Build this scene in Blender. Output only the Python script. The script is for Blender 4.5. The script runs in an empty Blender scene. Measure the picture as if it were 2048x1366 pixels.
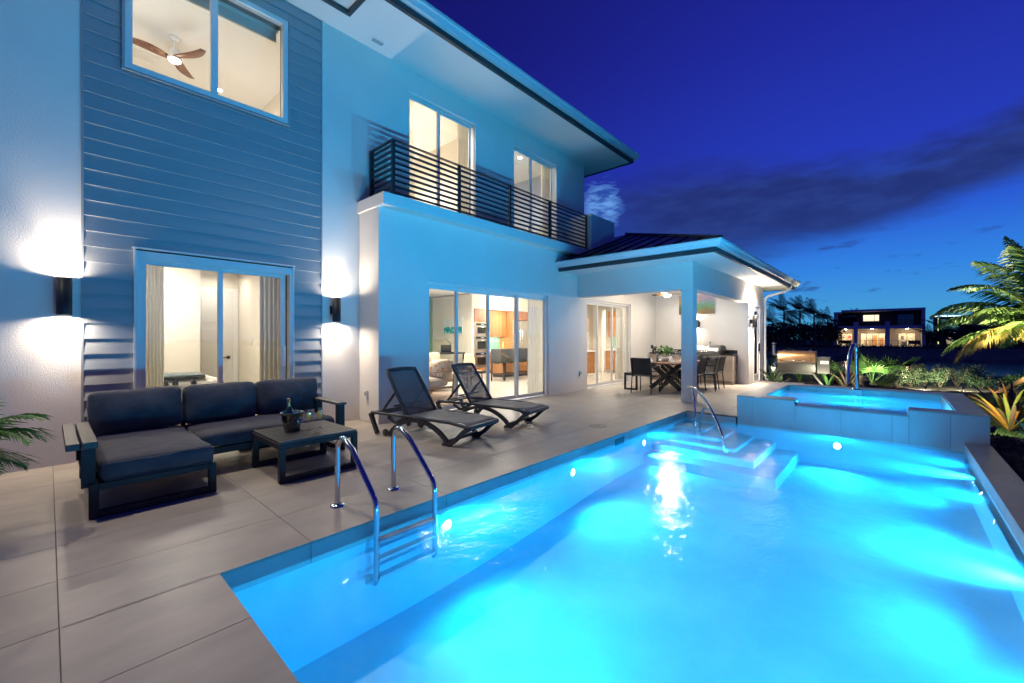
import bpy, bmesh, math, random
from mathutils import Vector, Matrix, noise as mnoise
R=math.radians; PI=math.pi
sc=bpy.context.scene
col=sc.collection
random.seed(7)
# ------------------------------------------------------------ camera
CA=0.7375; CH=1.37; CF=843.0
cam=bpy.data.cameras.new('camera'); co=bpy.data.objects.new('camera',cam); col.objects.link(co)
cam.sensor_width=36; cam.lens=36*CF/2048; cam.shift_y=-7/2048; cam.clip_start=.05; cam.clip_end=4000
co.location=(0,0,CH); co.rotation_euler=(PI/2,0,CA-PI/2); sc.camera=co
sc.view_settings.view_transform='Standard'; sc.view_settings.look='None'
sc.view_settings.gamma=1; sc.view_settings.use_curve_mapping=False; sc.view_settings.exposure=0
cy=sc.cycles
cy.use_denoising=True; cy.max_bounces=8; cy.diffuse_bounces=4; cy.glossy_bounces=4; cy.transmission_bounces=6
cy.transparent_max_bounces=16; cy.caustics_reflective=False; cy.caustics_refractive=False; cy.sample_clamp_indirect=4; cy.blur_glossy=.5
cy.use_light_tree=True
def W(px,D,py=None):
    "a place D metres in front of the viewpoint, in the direction first measured"
    r=(px-1024)/CF; x=D*(math.cos(CA)+r*math.sin(CA)); y=D*(math.sin(CA)-r*math.cos(CA))
    return Vector((x,y)) if py is None else Vector((x,y,CH+(676-py)*D/CF))
# ------------------------------------------------------------ world: dusk sky
w=bpy.data.worlds.new('World'); sc.world=w; w.use_nodes=True
nt=w.node_tree; nt.nodes.clear()
class NT:
    def __init__(s,t): s.t=t
    def n(s,ty,ins=None,**kw):
        nd=s.t.nodes.new(ty)
        for k,v in kw.items(): setattr(nd,k,v)
        for k,v in (ins or {}).items():
            sk=nd.inputs[k]
            if isinstance(v,bpy.types.NodeSocket): s.t.links.new(v,sk)
            else: sk.default_value=v
        return nd
    def m(s,op,a,b=0.0,c=None,clamp=False):
        nd=s.n('ShaderNodeMath',{0:a,1:b},operation=op); nd.use_clamp=clamp
        if c is not None:
            if isinstance(c,bpy.types.NodeSocket): s.t.links.new(c,nd.inputs[2])
            else: nd.inputs[2].default_value=c
        return nd.outputs[0]
    def mix(s,f,a,b):
        nd=s.n('ShaderNodeMix',data_type='RGBA')
        for i,v in ((0,f),(6,a),(7,b)):
            if isinstance(v,bpy.types.NodeSocket): s.t.links.new(v,nd.inputs[i])
            else: nd.inputs[i].default_value=v if i==0 else (*v,1)[:4]
        return nd.outputs[2]
    def ramp(s,f,stops,interp='LINEAR'):
        nd=s.n('ShaderNodeValToRGB',{0:f}); cr=nd.color_ramp; cr.interpolation=interp
        while len(cr.elements)<len(stops): cr.elements.new(.5)
        for e,(p,c) in zip(cr.elements,stops):
            e.position=p; e.color=(*c,1) if len(c)==3 else c
        return nd.outputs[0]
    def ss(s,x,a,b):
        nd=s.n('ShaderNodeMapRange',{0:x,1:a,2:b,3:0.0,4:1.0},interpolation_type='SMOOTHSTEP'); return nd.outputs[0]
g=NT(nt)
tc=g.n('ShaderNodeTexCoord').outputs['Generated']
nv=g.n('ShaderNodeVectorMath',{0:tc},operation='NORMALIZE').outputs[0]
sp=g.n('ShaderNodeSeparateXYZ',{0:nv}); X,Y,Z=sp.outputs
# azimuth-plane coordinate: how far to the left of the afterglow (over +x, slightly -y)
az=g.m('ARCTAN2',Y,X)                     # 0 = along the house, + = towards the house
elev=g.m('ARCSINE',Z)
away=g.m('ABSOLUTE',g.m('ADD',az,.10))
base=g.ramp(g.m('MULTIPLY',g.m('MAXIMUM',elev,0.0),1.0),[(0,(.055,.28,.47)),(.06,(.045,.255,.54)),(.13,(.026,.18,.60)),(.22,(.018,.085,.52)),(.33,(.015,.035,.38)),(.55,(.011,.018,.26)),(.85,(.006,.007,.13)),(1,(.005,.006,.09))])
dark=g.ramp(g.m('MULTIPLY',g.m('MAXIMUM',elev,0.0),1.0),[(0,(.014,.06,.30)),(.15,(.011,.028,.26)),(.35,(.009,.012,.19)),(.6,(.006,.0065,.12)),(1,(.005,.006,.08))])
skyc=g.mix(g.ss(away,.15,1.15),base,dark)
# clouds, in a flattened direction space so that they stretch along the horizon
den=g.m('ADD',g.m('MAXIMUM',Z,0.0),.12)
cu=g.m('DIVIDE',X,den); cv=g.m('DIVIDE',Y,den)
cp=g.n('ShaderNodeCombineXYZ',{0:az,1:g.m('MULTIPLY',elev,3.0),2:0.0}).outputs[0]
n1=g.n('ShaderNodeTexNoise',{'Vector':cp,'Scale':2.2,'Detail':4.0,'Roughness':.5}).outputs[0]
n2=g.n('ShaderNodeTexNoise',{'Vector':cp,'Scale':11.0,'Detail':7.0,'Roughness':.58}).outputs[0]
# broad slanting bank of cloud: centre line and half width follow the azimuth
cen=g.n('ShaderNodeFloatCurve',{1:g.m('MULTIPLY_ADD',az,.5,.5,clamp=True)})
cc=cen.mapping.curves[0]
for i,(a_,b_) in enumerate([(0.0,.40),(.36,.32),(.43,.285),(.51,.256),(.635,.255),(.74,.262),(1.0,.25)]):
    if i<2: cc.points[i].location=(a_,b_)
    else: cc.points.new(a_,b_)
cen.mapping.update()
dist=g.m('SUBTRACT',elev,cen.outputs[0])
dist=g.m('ADD',dist,g.m('ADD',g.m('MULTIPLY',g.m('SUBTRACT',n1,.5),.13),g.m('MULTIPLY',g.m('SUBTRACT',n2,.5),.05)))
hw=g.m('MULTIPLY_ADD',g.ss(az,-.1,.35),.04,.042)
bank=g.m('SUBTRACT',1.0,g.ss(g.m('ABSOLUTE',dist),g.m('MULTIPLY',hw,.45),g.m('MULTIPLY',hw,1.55)))
bank=g.m('MULTIPLY',bank,g.m('SUBTRACT',1.0,g.ss(az,.35,.75)))
skyc=g.mix(g.m('MULTIPLY',bank,.85),skyc,g.mix(g.ss(n2,.35,.7),(.013,.020,.095),(.018,.035,.15)))
# small scattered puffs low down
puff=g.m('MULTIPLY',g.ss(n2,.56,.66),g.m('MULTIPLY',g.ss(elev,.01,.03),g.m('SUBTRACT',1.0,g.ss(elev,.15,.22))))
skyc=g.mix(g.m('MULTIPLY',puff,.55),skyc,(.015,.03,.15))
# bright cumulus standing over the low roof
ca=g.m('DIVIDE',g.m('SUBTRACT',az,.528),.042); ce=g.m('DIVIDE',g.m('SUBTRACT',elev,.295),.05)
cd=g.m('SQRT',g.m('ADD',g.m('MULTIPLY',ca,ca),g.m('MULTIPLY',ce,ce)))
n3=g.n('ShaderNodeTexNoise',{'Vector':cp,'Scale':24.0,'Detail':8.0,'Roughness':.6}).outputs[0]
cum=g.m('SUBTRACT',1.0,g.ss(g.m('ADD',cd,g.m('MULTIPLY',g.m('SUBTRACT',n3,.5),2.4)),.75,1.25))
cumc=g.mix(g.ss(n3,.35,.65),(.02,.06,.30),(.12,.30,.68))
skyc=g.mix(g.m('MULTIPLY',cum,.9),skyc,cumc)
# low bank hugging the horizon
lowb=g.m('MULTIPLY',g.m('SUBTRACT',1.0,g.ss(g.m('ADD',elev,g.m('MULTIPLY',g.m('SUBTRACT',n3,.5),.09)),.035,.07)),g.ss(n1,.42,.56))
skyc=g.mix(g.m('MULTIPLY',lowb,.7),skyc,(.03,.05,.24))
SKY=1.28
bg=g.n('ShaderNodeBackground',{0:skyc,1:SKY})
g.n('ShaderNodeOutputWorld',{0:bg.outputs[0]})
# ------------------------------------------------------------ materials
MT={}
def newmat(name):
    m=bpy.data.materials.new(name); m.use_nodes=True; m.node_tree.nodes.clear(); return m,NT(m.node_tree)
def mat(name,c=(.5,.5,.5),rough=.6,metal=0,var=0.0,vscale=4,bump=0.0,bscale=40,spec=.5,rnd=0.0,stretch=(1,1,1),alpha=None,emit=None,estr=0,c2=None,trans=0,bdetail=4,sheen=0,coat=0,dist=.01,vlo=.35,vhi=.65):
    if name in MT: return MT[name]
    m,g=newmat(name)
    tcn=g.n('ShaderNodeTexCoord').outputs['Object']
    oi=g.n('ShaderNodeObjectInfo').outputs['Random']
    mp=g.n('ShaderNodeMapping',{0:tcn,3:stretch})
    vec=mp.outputs[0]
    if rnd:
        off=g.n('ShaderNodeCombineXYZ',{0:g.m('MULTIPLY',oi,37.),1:g.m('MULTIPLY',oi,91.),2:g.m('MULTIPLY',oi,13.)}).outputs[0]
        vec=g.n('ShaderNodeVectorMath',{0:vec,1:off},operation='ADD').outputs[0]
    c2=c2 or tuple(max(0,v*(1-var)) for v in c)
    if var or c2!=c:
        nn=g.n('ShaderNodeTexNoise',{'Vector':vec,'Scale':float(vscale),'Detail':6.0,'Roughness':.6}).outputs[0]
        colr=g.mix(g.ss(nn,vlo,vhi),c2,c)
    else:
        colr=g.n('ShaderNodeRGB'); colr.outputs[0].default_value=(*c,1); colr=colr.outputs[0]
    if rnd:
        hv=g.n('ShaderNodeHueSaturation',{'Color':colr,'Value':g.m('MULTIPLY_ADD',oi,rnd*2,1-rnd)}); colr=hv.outputs[0]
    p={'Base Color':colr,'Roughness':rough,'Metallic':metal,'Specular IOR Level':spec}
    if bump:
        bn=g.n('ShaderNodeTexNoise',{'Vector':vec,'Scale':float(bscale),'Detail':float(bdetail),'Roughness':.6}).outputs[0]
        p['Normal']=g.n('ShaderNodeBump',{'Strength':bump,'Distance':dist,'Height':bn}).outputs[0]
    if sheen: p['Sheen Weight']=sheen
    if coat: p['Coat Weight']=coat
    if trans: p['Transmission Weight']=trans
    if emit: p['Emission Color']=(*emit,1); p['Emission Strength']=estr
    if alpha is not None: p['Alpha']=alpha
    b=g.n('ShaderNodeBsdfPrincipled',p)
    g.n('ShaderNodeOutputMaterial',{0:b.outputs[0]})
    MT[name]=m; return m
def glassmat(name,tint=(1,1,1),ior=1.45,rough=0.0,extra=0.0,bumpf=None,milk=None):
    m,g=newmat(name)
    nrm=None
    if bumpf: nrm=bumpf(g)
    fi={'Blend':.5}
    if nrm is not None: fi['Normal']=nrm
    f0=((ior-1)/(ior+1))**2
    fr=g.n('ShaderNodeLayerWeight',fi).outputs['Facing']
    fr=g.m('MULTIPLY_ADD',g.m('POWER',fr,5.0),1-f0,f0)
    if extra: fr=g.m('ADD',g.m('MULTIPLY',fr,1-extra),extra)
    tr=g.n('ShaderNodeBsdfTransparent',{0:(*tint,1)})
    if milk:   # fine suspended haze of a long-exposed, softly lit pool
        tl=g.n('ShaderNodeBsdfTranslucent',{0:(*milk[1],1)}); tr=g.n('ShaderNodeMixShader',{0:milk[0],1:tr.outputs[0],2:tl.outputs[0]})
    gi={'Color':(1,1,1,1),'Roughness':rough}
    if nrm is not None: gi['Normal']=nrm
    gl=g.n('ShaderNodeBsdfGlossy',gi)
    mx=g.n('ShaderNodeMixShader',{0:fr,1:tr.outputs[0],2:gl.outputs[0]})
    g.n('ShaderNodeOutputMaterial',{0:mx.outputs[0]})
    MT[name]=m; return m
def emis(name,c,s):
    m,g=newmat(name); e=g.n('ShaderNodeEmission',{0:(*c,1),1:s}); g.n('ShaderNodeOutputMaterial',{0:e.outputs[0]}); MT[name]=m; return m
# ------------------------------------------------------------ mesh helpers
ORG={}
def tag(o,label=None,cat=None,group=None,kind=None):
    if label: o['label']=label
    if cat: o['category']=cat
    if group: o['group']=group
    if kind: o['kind']=kind
    return o
def thing(name,label,cat,loc=(0,0,0),rz=0,group=None,local=False,kind=None):
    o=bpy.data.objects.new(name,None); col.objects.link(o); o.location=loc; o.rotation_euler=(0,0,rz); o.empty_display_size=.1
    ORG[o.name]=Vector((0,0,0)) if local else Vector(loc)
    return tag(o,label,cat,group,kind)
class MB:
    def __init__(s): s.v=[]; s.f=[]; s.sm=[]
    def add(s,vs,fs,smooth=False,M=None):
        k=len(s.v)
        s.v+= [tuple(M@Vector(v)) if M else tuple(v) for v in vs]
        for f in fs: s.f.append(tuple(i+k for i in f)); s.sm.append(smooth)
        return s
    def box(s,x0,x1,y0,y1,z0,z1,M=None):
        if x0>x1:x0,x1=x1,x0
        if y0>y1:y0,y1=y1,y0
        if z0>z1:z0,z1=z1,z0
        return s.add([(x0,y0,z0),(x1,y0,z0),(x1,y1,z0),(x0,y1,z0),(x0,y0,z1),(x1,y0,z1),(x1,y1,z1),(x0,y1,z1)],
          [(0,3,2,1),(4,5,6,7),(0,1,5,4),(1,2,6,5),(2,3,7,6),(3,0,4,7)],M=M)
    def bar(s,a,b,w,h=None,up=(0,0,1)):
        "square bar from a to b"
        h=h or w; a=Vector(a);b=Vector(b); d=(b-a).normalized(); u=Vector(up)
        if abs(d.dot(u))>.98: u=Vector((0,1,0))
        r=d.cross(u).normalized(); u=r.cross(d)
        vs=[]
        for p in (a,b):
            for i,j in((-1,-1),(1,-1),(1,1),(-1,1)): vs.append(p+r*(i*w/2)+u*(j*h/2))
        return s.add(vs,[(3,2,1,0),(4,5,6,7),(0,1,5,4),(1,2,6,5),(2,3,7,6),(3,0,4,7)])
    def tube(s,pts,r,n=10,cap=True,rr=None):
        pts=[Vector(p) for p in pts]; k=len(pts); vs=[]; ref=None
        for i,p in enumerate(pts):
            d=(pts[min(i+1,k-1)]-pts[max(i-1,0)]).normalized()
            if ref is None:
                ref=Vector((0,0,1)) if abs(d.z)<.9 else Vector((1,0,0))
            ref=(ref-d*ref.dot(d)).normalized(); q=d.cross(ref)
            ra=rr[i] if rr else r
            for j in range(n):
                t=2*PI*j/n; vs.append(p+(ref*math.cos(t)+q*math.sin(t))*ra)
        fs=[]
        for i in range(k-1):
            for j in range(n):
                a=i*n+j;b=i*n+(j+1)%n; fs.append((a,b,b+n,a+n))
        s.add(vs,fs,True)
        if cap: 
            s.add(vs[:n],[tuple(range(n))[::-1]]); s.add(vs[-n:],[tuple(range(n))])
        return s
    def lathe(s,prof,c=(0,0,0),n=24,smooth=True,M=None):
        vs=[];fs=[]
        for r,z in prof:
            for j in range(n):
                t=2*PI*j/n; vs.append((c[0]+r*math.cos(t),c[1]+r*math.sin(t),c[2]+z))
        for i in range(len(prof)-1):
            for j in range(n):
                a=i*n+j;b=i*n+(j+1)%n; fs.append((a,b,b+n,a+n))
        return s.add(vs,fs,smooth,M)
    def prism(s,poly,axis,a,b):
        "poly = 2-D outline; axis 0/1/2 = extrusion axis, from a to b"
        def P(p,t):
            return (t,p[0],p[1]) if axis==0 else (p[0],t,p[1]) if axis==1 else (p[0],p[1],t)
        n=len(poly); vs=[P(p,a) for p in poly]+[P(p,b) for p in poly]
        fs=[tuple(range(n)),tuple(range(2*n-1,n-1,-1))]+[(i,i+n,(i+1)%n+n,(i+1)%n) for i in range(n)]
        return s.add(vs,fs)
    def cyl(s,c,r,z0,z1,n=20,r2=None):
        r2=r if r2 is None else r2
        return s.lathe([(0.0001,z0),(r,z0),(r,z0),(r2,z1),(r2,z1),(0.0001,z1)],(c[0],c[1],0),n,True)
    def quad(s,a,b,c,d): return s.add([a,b,c,d],[(0,1,2,3)])
    def build(s,name,material,parent=None,bevel=0,seg=2,label=None,sub=0,kind=None,fixn=True,mods=None,autos=False):
        org=Vector((0,0,0))
        if parent is not None: org=ORG.get(parent.name,org)
        me=bpy.data.meshes.new(name)
        me.from_pydata([tuple(Vector(v)-org) for v in s.v],[],s.f)
        for p,q in zip(me.polygons,s.sm): p.use_smooth=q
        if fixn:
            bm=bmesh.new(); bm.from_mesh(me); bmesh.ops.recalc_face_normals(bm,faces=bm.faces); bm.to_mesh(me); bm.free()
        if isinstance(material,(list,tuple)):
            for q in material: me.materials.append(q)
        else: me.materials.append(material)
        o=bpy.data.objects.new(name,me); col.objects.link(o)
        if parent is not None: o.parent=parent
        ORG[o.name]=org
        if bevel:
            b=o.modifiers.new('bevel','BEVEL'); b.width=bevel; b.segments=seg; b.limit_method='ANGLE'; b.angle_limit=R(50)
            if seg>1:
                for p in me.polygons: p.use_smooth=True
                wn=o.modifiers.new('wn','WEIGHTED_NORMAL'); wn.keep_sharp=False
        if sub:
            q=o.modifiers.new('sub','SUBSURF'); q.levels=sub; q.render_levels=sub
            for p in me.polygons: p.use_smooth=True
        if label: o['label']=label
        if kind: o['kind']=kind
        return o
def inst(src,parent,loc=(0,0,0),rot=(0,0,0),scale=(1,1,1)):
    "another piece that shares the mesh of src"
    o=src.copy(); col.objects.link(o); o.parent=parent; o.location=loc; o.rotation_euler=rot; o.scale=scale; ORG[o.name]=ORG.get(src.name,Vector((0,0,0))); return o
def kids(o): return [c for c in bpy.data.objects if c.parent==o]
def copy_tree(o,parent=None,loc=None,rz=None,label=None,cmap=None):
    if cmap is None:
        cmap={}
        for c in bpy.data.objects:
            if c.parent: cmap.setdefault(c.parent.name,[]).append(c)
    c=o.copy(); col.objects.link(c); c.parent=parent
    if loc is not None: c.location=loc
    if rz is not None: c.rotation_euler=(0,0,rz)
    if label: c['label']=label
    for ch in cmap.get(o.name,[]): copy_tree(ch,c,cmap=cmap)
    return c
def light(name,kind,loc,energy,color,parent=None,size=.05,rot=(0,0,0),spot=None,blend=.5,sy=None,spread=None):
    l=bpy.data.lights.new(name,kind); l.energy=energy; l.color=color
    if kind=='AREA':
        l.size=size
        if sy: l.shape='RECTANGLE'; l.size_y=sy
        if spread: l.spread=spread
    else: l.shadow_soft_size=size
    if kind=='SPOT': l.spot_size=spot; l.spot_blend=blend
    o=bpy.data.objects.new(name,l); col.objects.link(o)
    org=ORG.get(parent.name,Vector((0,0,0))) if parent else Vector((0,0,0))
    o.location=Vector(loc)-org; o.rotation_euler=rot
    if parent: o.parent=parent
    return o
def arc(c,r,a0,a1,n,plane='yz'):
    out=[]
    for i in range(n+1):
        t=R(a0+(a1-a0)*i/n); u=r*math.cos(t); v=r*math.sin(t)
        out.append((c[0],c[1]+u,c[2]+v) if plane=='yz' else (c[0]+u,c[1],c[2]+v) if plane=='xz' else (c[0]+u,c[1]+v,c[2]))
    return out
def leafcloud(mb,c,rad,n,size,rng,flat=.5,lo=.35):
    "n leaf-shaped faces through an uneven volume"
    for _ in range(n):
        while True:
            p=Vector((rng.uniform(-1,1),rng.uniform(-1,1),rng.uniform(-1,1)))
            if p.length<1 and p.length>lo*rng.random(): break
        k=.75+.5*mnoise.noise(Vector((p.x*2.3+c[0],p.y*2.3+c[1],p.z*2.3)))
        q=Vector((c[0]+p.x*rad[0]*k,c[1]+p.y*rad[1]*k,c[2]+p.z*rad[2]*k))
        d=Vector((rng.gauss(0,1)+p.x,rng.gauss(0,1)+p.y,rng.gauss(0,flat)+.3)).normalized(); u=d.cross(Vector((rng.gauss(0,1),rng.gauss(0,1),rng.gauss(0,1)))).normalized()
        s=size*rng.uniform(.6,1.3)
        mb.add([q,q+d*s*.45+u*s*.22,q+d*s,q+d*s*.45-u*s*.22],[(0,1,2,3)])
def frond(mb,base,dirv,L,droop,nl,lw,ll,rng,rw=.012,hang=.5,gapf=0.0,stem=True,wind=(0,0,0)):
    "pinnate palm frond: arched rachis with leaflets on both sides"
    d=Vector(dirv).normalized(); p=Vector(base); pts=[p.copy()]; ds=[d.copy()]
    n=14
    for i in range(n):
        d=(d+Vector((0,0,-droop*(i+1)/n/n*2))).normalized(); p=p+d*(L/n); pts.append(p.copy()); ds.append(d.copy())
    if stem: mb.tube(pts,rw,5,rr=[rw*(1-.85*i/n) for i in range(n+1)])
    W_=Vector(wind)
    for k in range(nl):
        t=.14+.86*(k+.5)/nl
        if rng.random()<gapf: continue
        f=t*n; i=min(int(f),n-1); q=pts[i].lerp(pts[i+1],f-i); dd=ds[i]
        side=dd.cross(Vector((0,0,1)))
        if side.length<.1: side=Vector((1,0,0))
        side.normalize(); up=side.cross(dd)
        for sgn in(-1,1):
            l=ll*(math.sin(PI*min(1,t*.92+.08))**.6)*rng.uniform(.85,1.1)
            v=(side*sgn*.85+dd*(.45+.5*t)+up*.15-Vector((0,0,hang*rng.uniform(.6,1.2)))+W_).normalized()
            m=q+v*l*.5; v2=(v-Vector((0,0,.35+hang*.5))+W_*.5).normalized(); e=m+v2*l*.5
            wv=dd*(lw/2)
            mb.add([q-wv*.6,q+wv*.6,m+wv,m-wv,e],[(0,1,2,3),(3,2,4)])
# ------------------------------------------------------------ surface materials
stucco=mat('stucco',(.78,.75,.70),.85,var=.05,vscale=1.2,bump=.5,bscale=75,dist=.007,bdetail=3)
stucco_fine=mat('stucco_fine',(.78,.75,.70),.85,var=.04,vscale=1.0,bump=.5,bscale=90,dist=.005)
soffit_m=mat('soffit_paint',(.78,.77,.74),.7,var=.03,vscale=.8)
siding_m=mat('siding_paint',(.31,.33,.35),.5,var=.05,vscale=3,stretch=(.6,6,22),bump=.05,bscale=22,dist=.003,rnd=.04)
frame_m=mat('white_frame',(.72,.72,.70),.4,var=.02)
fascia_dark=mat('dark_fascia',(.035,.04,.045),.5,var=.15)
gutter_m=mat('white_gutter',(.75,.76,.76),.35,var=.05,vscale=2)
roofmetal=mat('standing_seam_metal',(.045,.05,.06),.35,metal=.7,var=.1,vscale=2)
tile_m=mat('porcelain_tile',(.43,.38,.32),.4,c2=(.34,.30,.255),vscale=2.4,stretch=(.8,1.7,1),rnd=.075,bump=.06,bscale=60,dist=.002,vlo=.3,vhi=.75)
facing_m=mat('pool_facing_tile',(.52,.51,.49),.45,c2=(.43,.42,.40),vscale=2.2,stretch=(1,1,.6),rnd=.03,vlo=.3,vhi=.75)
grout=mat('grout',(.13,.115,.10),.9)
plaster=mat('pool_plaster',(.54,.84,.93),.75,c2=(.36,.68,.88),vscale=1.1,vlo=.35,vhi=.7,bump=.2,bscale=90,dist=.004)  # blue mottling in the colour imitates caustic light on the pool floor
chrome=mat('polished_steel',(.62,.64,.66),.12,metal=1)
brushed=mat('brushed_steel',(.55,.53,.50),.3,metal=1,var=.12,vscale=3,stretch=(1,1,12))
blackmetal=mat('black_metal',(.018,.018,.02),.42,var=.2,vscale=5)
railmetal=mat('charcoal_railing',(.03,.032,.036),.4,metal=.2,var=.2)
alu_dark=mat('charcoal_aluminium',(.022,.022,.024),.55,metal=0,spec=.3,var=.15,vscale=4,bump=.05,bscale=80)
slat_m=mat('charcoal_slat',(.055,.050,.045),.5,c2=(.036,.033,.03),vscale=6,stretch=(2,14,2),rnd=.08)
cushion_m=mat('charcoal_fabric',(.085,.085,.095),.95,spec=.15,c2=(.062,.062,.072),vscale=7,bump=.35,bscale=420,dist=.002,sheen=.15)
piping_m=mat('charcoal_piping',(.07,.072,.08),.9)
sling_m=mat('grey_sling_mesh',(.16,.155,.15),.7,var=.15,vscale=3,bump=.3,bscale=600,dist=.001)
resin_m=mat('charcoal_resin',(.03,.032,.036),.42,var=.15,vscale=6)
black_sling=mat('black_sling',(.02,.02,.022),.6,bump=.2,bscale=500,dist=.001)
wood_top=mat('warm_tabletop_wood',(.30,.15,.075),.35,c2=(.17,.075,.035),vscale=4,stretch=(1,9,1))
cab_wood=mat('teak_cabinet',(.42,.19,.07),.35,c2=(.30,.12,.04),vscale=3,stretch=(9,9,.8),rnd=.04)
fan_wood=mat('fan_blade_wood',(.26,.13,.055),.5,c2=(.17,.08,.03),vscale=6,stretch=(3,3,1))
oak=mat('pale_oak',(.36,.24,.13),.45,c2=(.26,.16,.08),vscale=6,stretch=(2,2,6))
pine=mat('pine_brace',(.42,.24,.11),.7,c2=(.28,.15,.07),vscale=4,stretch=(3,3,3),bump=.2)
granite=mat('black_granite',(.015,.015,.016),.15,c2=(.03,.03,.03),vscale=60)
counterclad=mat('counter_cladding',(.40,.34,.28),.5,c2=(.30,.25,.20),vscale=2.5,stretch=(1,1,2))
in_wall=mat('interior_wall',(.80,.74,.63),.8,var=.02)
in_ceil=mat('interior_ceiling',(.84,.82,.77),.8)
in_floor=mat('interior_tile_floor',(.52,.47,.40),.3,var=.12,vscale=1.5)
green_wall=mat('sage_wall',(.16,.30,.22),.8,var=.05)
white_door=mat('white_door',(.80,.79,.75),.4)
drape=mat('cream_drape',(.62,.58,.47),.85,c2=(.52,.48,.38),vscale=9,stretch=(8,8,.5))
drape_grey=mat('taupe_drape',(.40,.38,.32),.85,c2=(.32,.30,.25),vscale=9,stretch=(8,8,.5))
linen=mat('beige_linen',(.58,.47,.34),.9,var=.1,vscale=12,bump=.2,bscale=200,dist=.002)
linen_tan=mat('tan_linen',(.42,.33,.20),.9,var=.12,vscale=12)
stoolgrey=mat('grey_upholstery',(.065,.065,.062),.9,var=.1,vscale=9)
whitem=mat('white_plastic',(.82,.82,.80),.35)
china=mat('white_china',(.85,.84,.82),.2)
napkin=mat('white_napkin',(.80,.78,.75),.9)
bedlinen=mat('cream_coverlet',(.74,.70,.62),.9,bump=.5,bscale=60,dist=.01)
throw_m=mat('teal_grey_throw',(.18,.22,.22),.95,c2=(.12,.15,.155),vscale=25)
tassel_m=mat('dark_tassel',(.03,.045,.055),.9)
glassblack=mat('dark_oven_glass',(.012,.014,.014),.08)
splash_m=mat('seafoam_backsplash',(.22,.46,.36),.25,c2=(.10,.30,.24),vscale=9,stretch=(1,1,6))
rug_m=mat('woven_rug',(.42,.33,.25),.95,c2=(.27,.18,.13),vscale=7,bump=.4,bscale=120)
soil=mat('dark_mulch',(.018,.014,.011),.95,c2=(.006,.005,.004),vscale=30,bump=1,bscale=45,dist=.05)
lawn_m=mat('night_lawn',(.05,.13,.025),.9,c2=(.02,.05,.012),vscale=8,bump=.8,bscale=150,dist=.03)
grass_blade=mat('grass_blade',(.07,.20,.03),.7,c2=(.03,.075,.015),vscale=3)
leaf_dark=mat('dark_leaf',(.022,.05,.022),.55,c2=(.012,.03,.014),vscale=3,rnd=.2)
leaf_mid=mat('mid_green_leaf',(.05,.115,.035),.5,c2=(.025,.07,.02),vscale=4,rnd=.15)
leaf_pale=mat('silvery_leaf',(.12,.17,.09),.6,c2=(.05,.10,.045),vscale=5,rnd=.15)
leaf_bright=mat('bright_fern',(.16,.26,.03),.6,c2=(.08,.16,.02),vscale=8)
palm_leaf=mat('palm_leaflet',(.09,.15,.03),.5,c2=(.045,.10,.022),vscale=3,rnd=.12)
palm_dry=mat('yellowing_palm_leaflet',(.30,.21,.045),.6,c2=(.16,.11,.03),vscale=6)
frond_green=mat('fresh_green_frond',(.12,.30,.03),.5,c2=(.05,.14,.018),vscale=5)
bark=mat('palm_bark',(.12,.095,.07),.9,c2=(.06,.045,.035),vscale=9,bump=.8,bscale=25,dist=.03)
croton=mat('orange_croton_leaf',(.34,.13,.015),.45,c2=(.12,.10,.015),vscale=9,rnd=.1)
croton_g=mat('green_croton_leaf',(.07,.14,.025),.4,c2=(.16,.17,.03),vscale=7)
brom=mat('bronze_bromeliad_leaf',(.10,.045,.035),.5,c2=(.04,.05,.02),vscale=5)
agave=mat('blue_green_agave_leaf',(.10,.24,.13),.5,c2=(.06,.17,.09),vscale=6)
copper=mat('bronze_grill_lid',(.42,.24,.11),.32,metal=.75,c2=(.34,.19,.09),vscale=30)
grillblack=mat('grill_body_grey',(.05,.05,.05),.45,metal=.3,var=.1)
rock_m=mat('pale_rock',(.34,.28,.20),.9,c2=(.2,.16,.11),vscale=6,bump=.8,bscale=9,dist=.05)
farwall=mat('far_house_render',(.62,.62,.66),.8,var=.06)
fardark=mat('far_house_dark_cladding',(.03,.032,.04),.7,var=.1)
seawall_m=mat('seawall_concrete',(.22,.21,.20),.9,var=.2,vscale=2)
winglass=glassmat('window_glass',(.97,.98,.97),1.5,extra=.03)
winglass_dark=glassmat('tinted_glass',(.25,.28,.3),1.5,extra=.05)
cupglass=glassmat('clear_glass',(.93,.95,.95),2.1,extra=.13)
champ=mat('champagne',(.85,.62,.18),.1,emit=(.8,.55,.12),estr=.0)
bottle_m=mat('dark_green_bottle',(.012,.03,.012),.08,spec=.8)
foil=mat('gold_foil',(.55,.33,.13),.3,metal=.8,bump=.3,bscale=120)
WARM=(1,.80,.58); WARMW=(1,.83,.64); ROOMW=(1,.925,.83); POOLC=(.004,.45,1.0)
lamp_e=emis('lamp_glow',(1,.82,.6),120)
down_e=emis('downlight_glow',(1,.88,.7),90)
cool_e=emis('pool_lamp_glow',(.55,.92,1),40)

def drapemat(name,c,t=.45):
    m,g=newmat(name)
    d=g.n('ShaderNodeBsdfDiffuse',{0:(*c,1)}); tl=g.n('ShaderNodeBsdfTranslucent',{0:(*c,1)})
    g.n('ShaderNodeOutputMaterial',{0:g.n('ShaderNodeMixShader',{0:t,1:d.outputs[0],2:tl.outputs[0]}).outputs[0]}); MT[name]=m; return m
drape=drapemat('cream_drape_cloth',(.78,.74,.62),.5); drape_grey=drapemat('taupe_drape_cloth',(.66,.63,.54),.5); drapemat('white_drape',(.85,.83,.78),.55)
# ------------------------------------------------------------ ground, terrace, pool, spa
YA=6.68; YB=6.07; XB=3.53
WZ=-.115
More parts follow.
